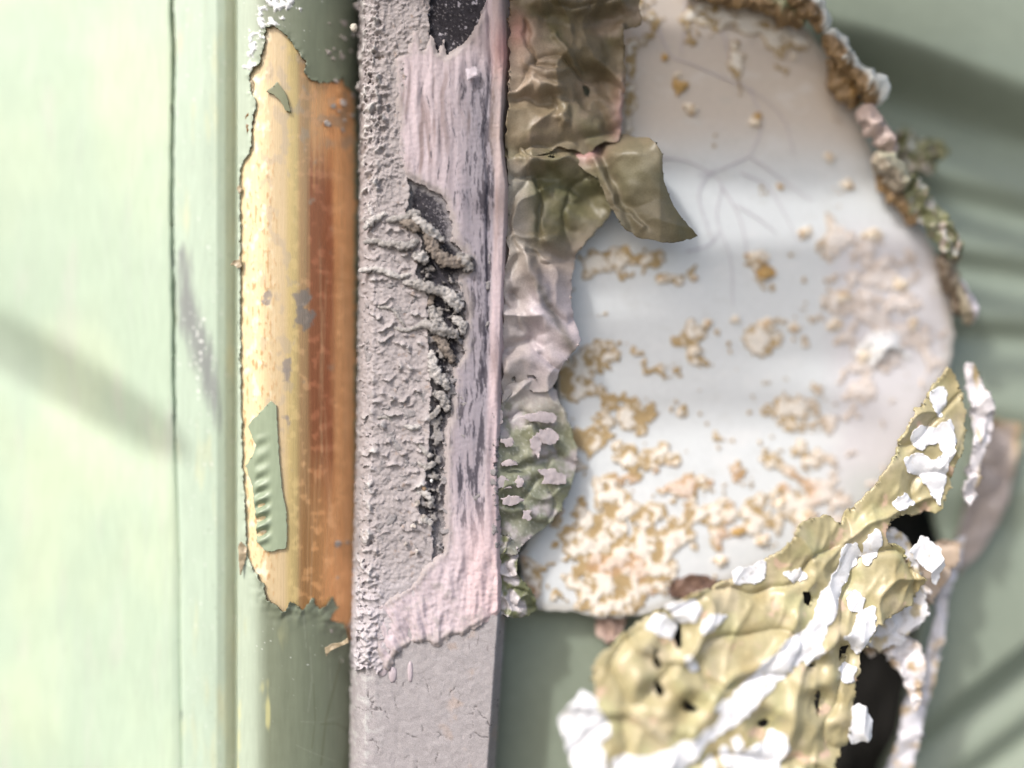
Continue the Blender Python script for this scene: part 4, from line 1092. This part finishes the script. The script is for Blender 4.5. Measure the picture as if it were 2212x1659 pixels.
# ------------------------------------------------------------------ torn edges to the right of the ochre sheet
def c_wrap(x, y, h, u):
    c = mix(full(C(226, 222, 226), x), C(190, 170, 130), sm(0.02, 0.3, fbm(x, y, 60, 3, 1501, sx=0.5, sy=2)))
    return c * (1 + 0.12 * fbm(x, y, 18, 4, 1503))[..., None]
peel('torn_edge', 'lilac white rolled edge of torn paint rising above the ochre sheet at right', poly('2085,782 2110,792 2130,840 2150,890 2145,940 2120,990 2108,1060 2092,1100 2080,1060 2098,980 2104,900 2090,840'), lambda x, y: -60 + 0 * x, c_wrap, 1510, sc=50, a=14, rag=(5, 20), hb=-60, step=3.4, solid=8)
def c_flap(x, y, h, u):
    c = mix(full(C(176, 164, 158), x), C(186, 156, 110), 0.8 * np.maximum(sm(930, 905, y), sm(2185, 2200, x)))
    return c * (1 + 0.10 * fbm(x, y, 40, 4, 1521))[..., None]
peel('hanging_flap', 'dull pinkish grey square flap standing off the green panel at far right', poly('2112,905 2160,908 2205,915 2200,950 2186,1060 2150,1140 2110,1200 2070,1240 2060,1200 2085,1110 2105,1010'), lambda x, y: -190 + 0 * x, c_flap, 1530, sc=90, a=14, rag=(5, 30), hb=-190, step=4, solid=6)
def c_strip2(x, y, h, u):
    c = full(C(224, 222, 228), x)
    c = mix(c, C(186, 156, 112), 0.8 * sm(1975, 1955, x + 0.35 * (y - 1400) - 10 * fbm(x, y, 30, 2, 1541)) * sm(1450, 1400, y - 0))
    c = mix(c, C(190, 160, 104), 0.7 * sm(0.2, 0.4, fbm(x, y, 40, 3, 1545)))
    return c * (1 + 0.08 * fbm(x, y, 24, 4, 1543))[..., None]
peel('torn_edge', 'narrow white strip of torn paint standing on edge beside the black gap', poly('2060,1170 2085,1160 2075,1220 2050,1290 2040,1380 2030,1420 2012,1500 1990,1580 1966,1690 1912,1690 1940,1600 1956,1520 1990,1470 2004,1400 2026,1310'), lambda x, y: -110 + 0 * x, c_strip2, 1550, sc=60, a=9, rag=(4, 22), hb=-110, step=3.4, solid=10)
def c_mass(x, y, h, u):
    c = mix(full(C(238, 234, 236), x), C(202, 178, 146), sm(0.0, 0.25, fbm(x, y, 46, 4, 1561)))
    return c * (1 + 0.12 * fbm(x, y, 20, 4, 1563))[..., None]
peel('paint_crumple', 'ragged white and tan paint crumple between the ochre sheet and the black gap', poly('1880,1160 1915,1150 1960,1185 1975,1240 2000,1270 2005,1320 1960,1370 1990,1440 1985,1500 1960,1470 1935,1440 1900,1400 1880,1420 1865,1380 1900,1320 1890,1260 1905,1210'), lambda x, y: -66 + 0 * x, c_mass, 1570, sc=44, a=20, rag=(8, 18), hb=-60, step=3.4, solid=6)
peel('torn_edge', 'pale tan folded paint lip under the upper black hole, right of the ochre sheet', poly('1978,1190 2010,1182 2040,1168 2076,1172 2070,1215 2040,1262 2012,1300 1990,1290 1975,1250'), lambda x, y: -70 + 0 * x, lambda x, y, h, u: full(C(200, 180, 160), x) * (1 + 0.12 * fbm(x, y, 24, 3, 1611))[..., None], 1620, sc=60, a=10, rag=(5, 16), hb=-70, step=3.4, solid=6)
def c_lump(x, y, h, u):
    return mix(full(C(236, 236, 240), x), C(204, 186, 140), 0.8 * sm(0.12, 0.3, fbm(x, y, 40, 3, 1631)))
peel('torn_edge', 'white curled paint lip running down the left side of the upper black hole', poly('1905,1150 1932,1140 1960,1160 1976,1200 1988,1240 1992,1270 1966,1276 1948,1240 1934,1200 1916,1180'), lambda x, y: -40 + 0 * x, c_lump, 1640, sc=50, a=9, rag=(5, 16), hb=-40, step=3, solid=7)
peel('torn_edge', 'broad white torn paint scrap below the upper black hole, above the long black gap', poly('1872,1330 1900,1300 1940,1268 1985,1262 2002,1300 1998,1340 1966,1362 1950,1400 1925,1392 1900,1410 1876,1392'), lambda x, y: -36 + 0 * x, c_lump, 1650, sc=44, a=11, rag=(8, 18), hb=-36, step=3, solid=7)
peel('torn_edge', 'ochre and white torn paint tongue hanging inside the long black gap', poly('1925,1380 1962,1370 1990,1400 2002,1450 1992,1500 1975,1540 1962,1500 1948,1460 1930,1430'), lambda x, y: -60 + 0 * x, c_mass, 1660, sc=44, a=11, rag=(8, 18), hb=-60, step=3, solid=7)
peel('paint_crumple', 'small dull pink crumpled scrap tucked under the top left of the ochre sheet', poly('1286,1335 1330,1322 1352,1340 1340,1372 1318,1392 1290,1372'), lambda x, y: -100 + 0 * x, lambda x, y, h, u: full(C(170, 146, 134), x) * (1 + 0.15 * fbm(x, y, 20, 3, 1581))[..., None], 1590, sc=40, a=10, rag=(5, 16), hb=-100, step=3.4)
peel('paint_crumple', 'dark mauve crumpled scrap in the hollow above the ochre sheet', poly('1448,1262 1490,1240 1530,1245 1560,1262 1530,1282 1480,1296 1450,1290'), lambda x, y: -70 + 0 * x, lambda x, y, h, u: full(C(120, 96, 84), x) * (1 + 0.3 * fbm(x, y, 20, 3, 1591))[..., None], 1600, sc=40, a=10, rag=(5, 16), hb=-70, step=3.4)
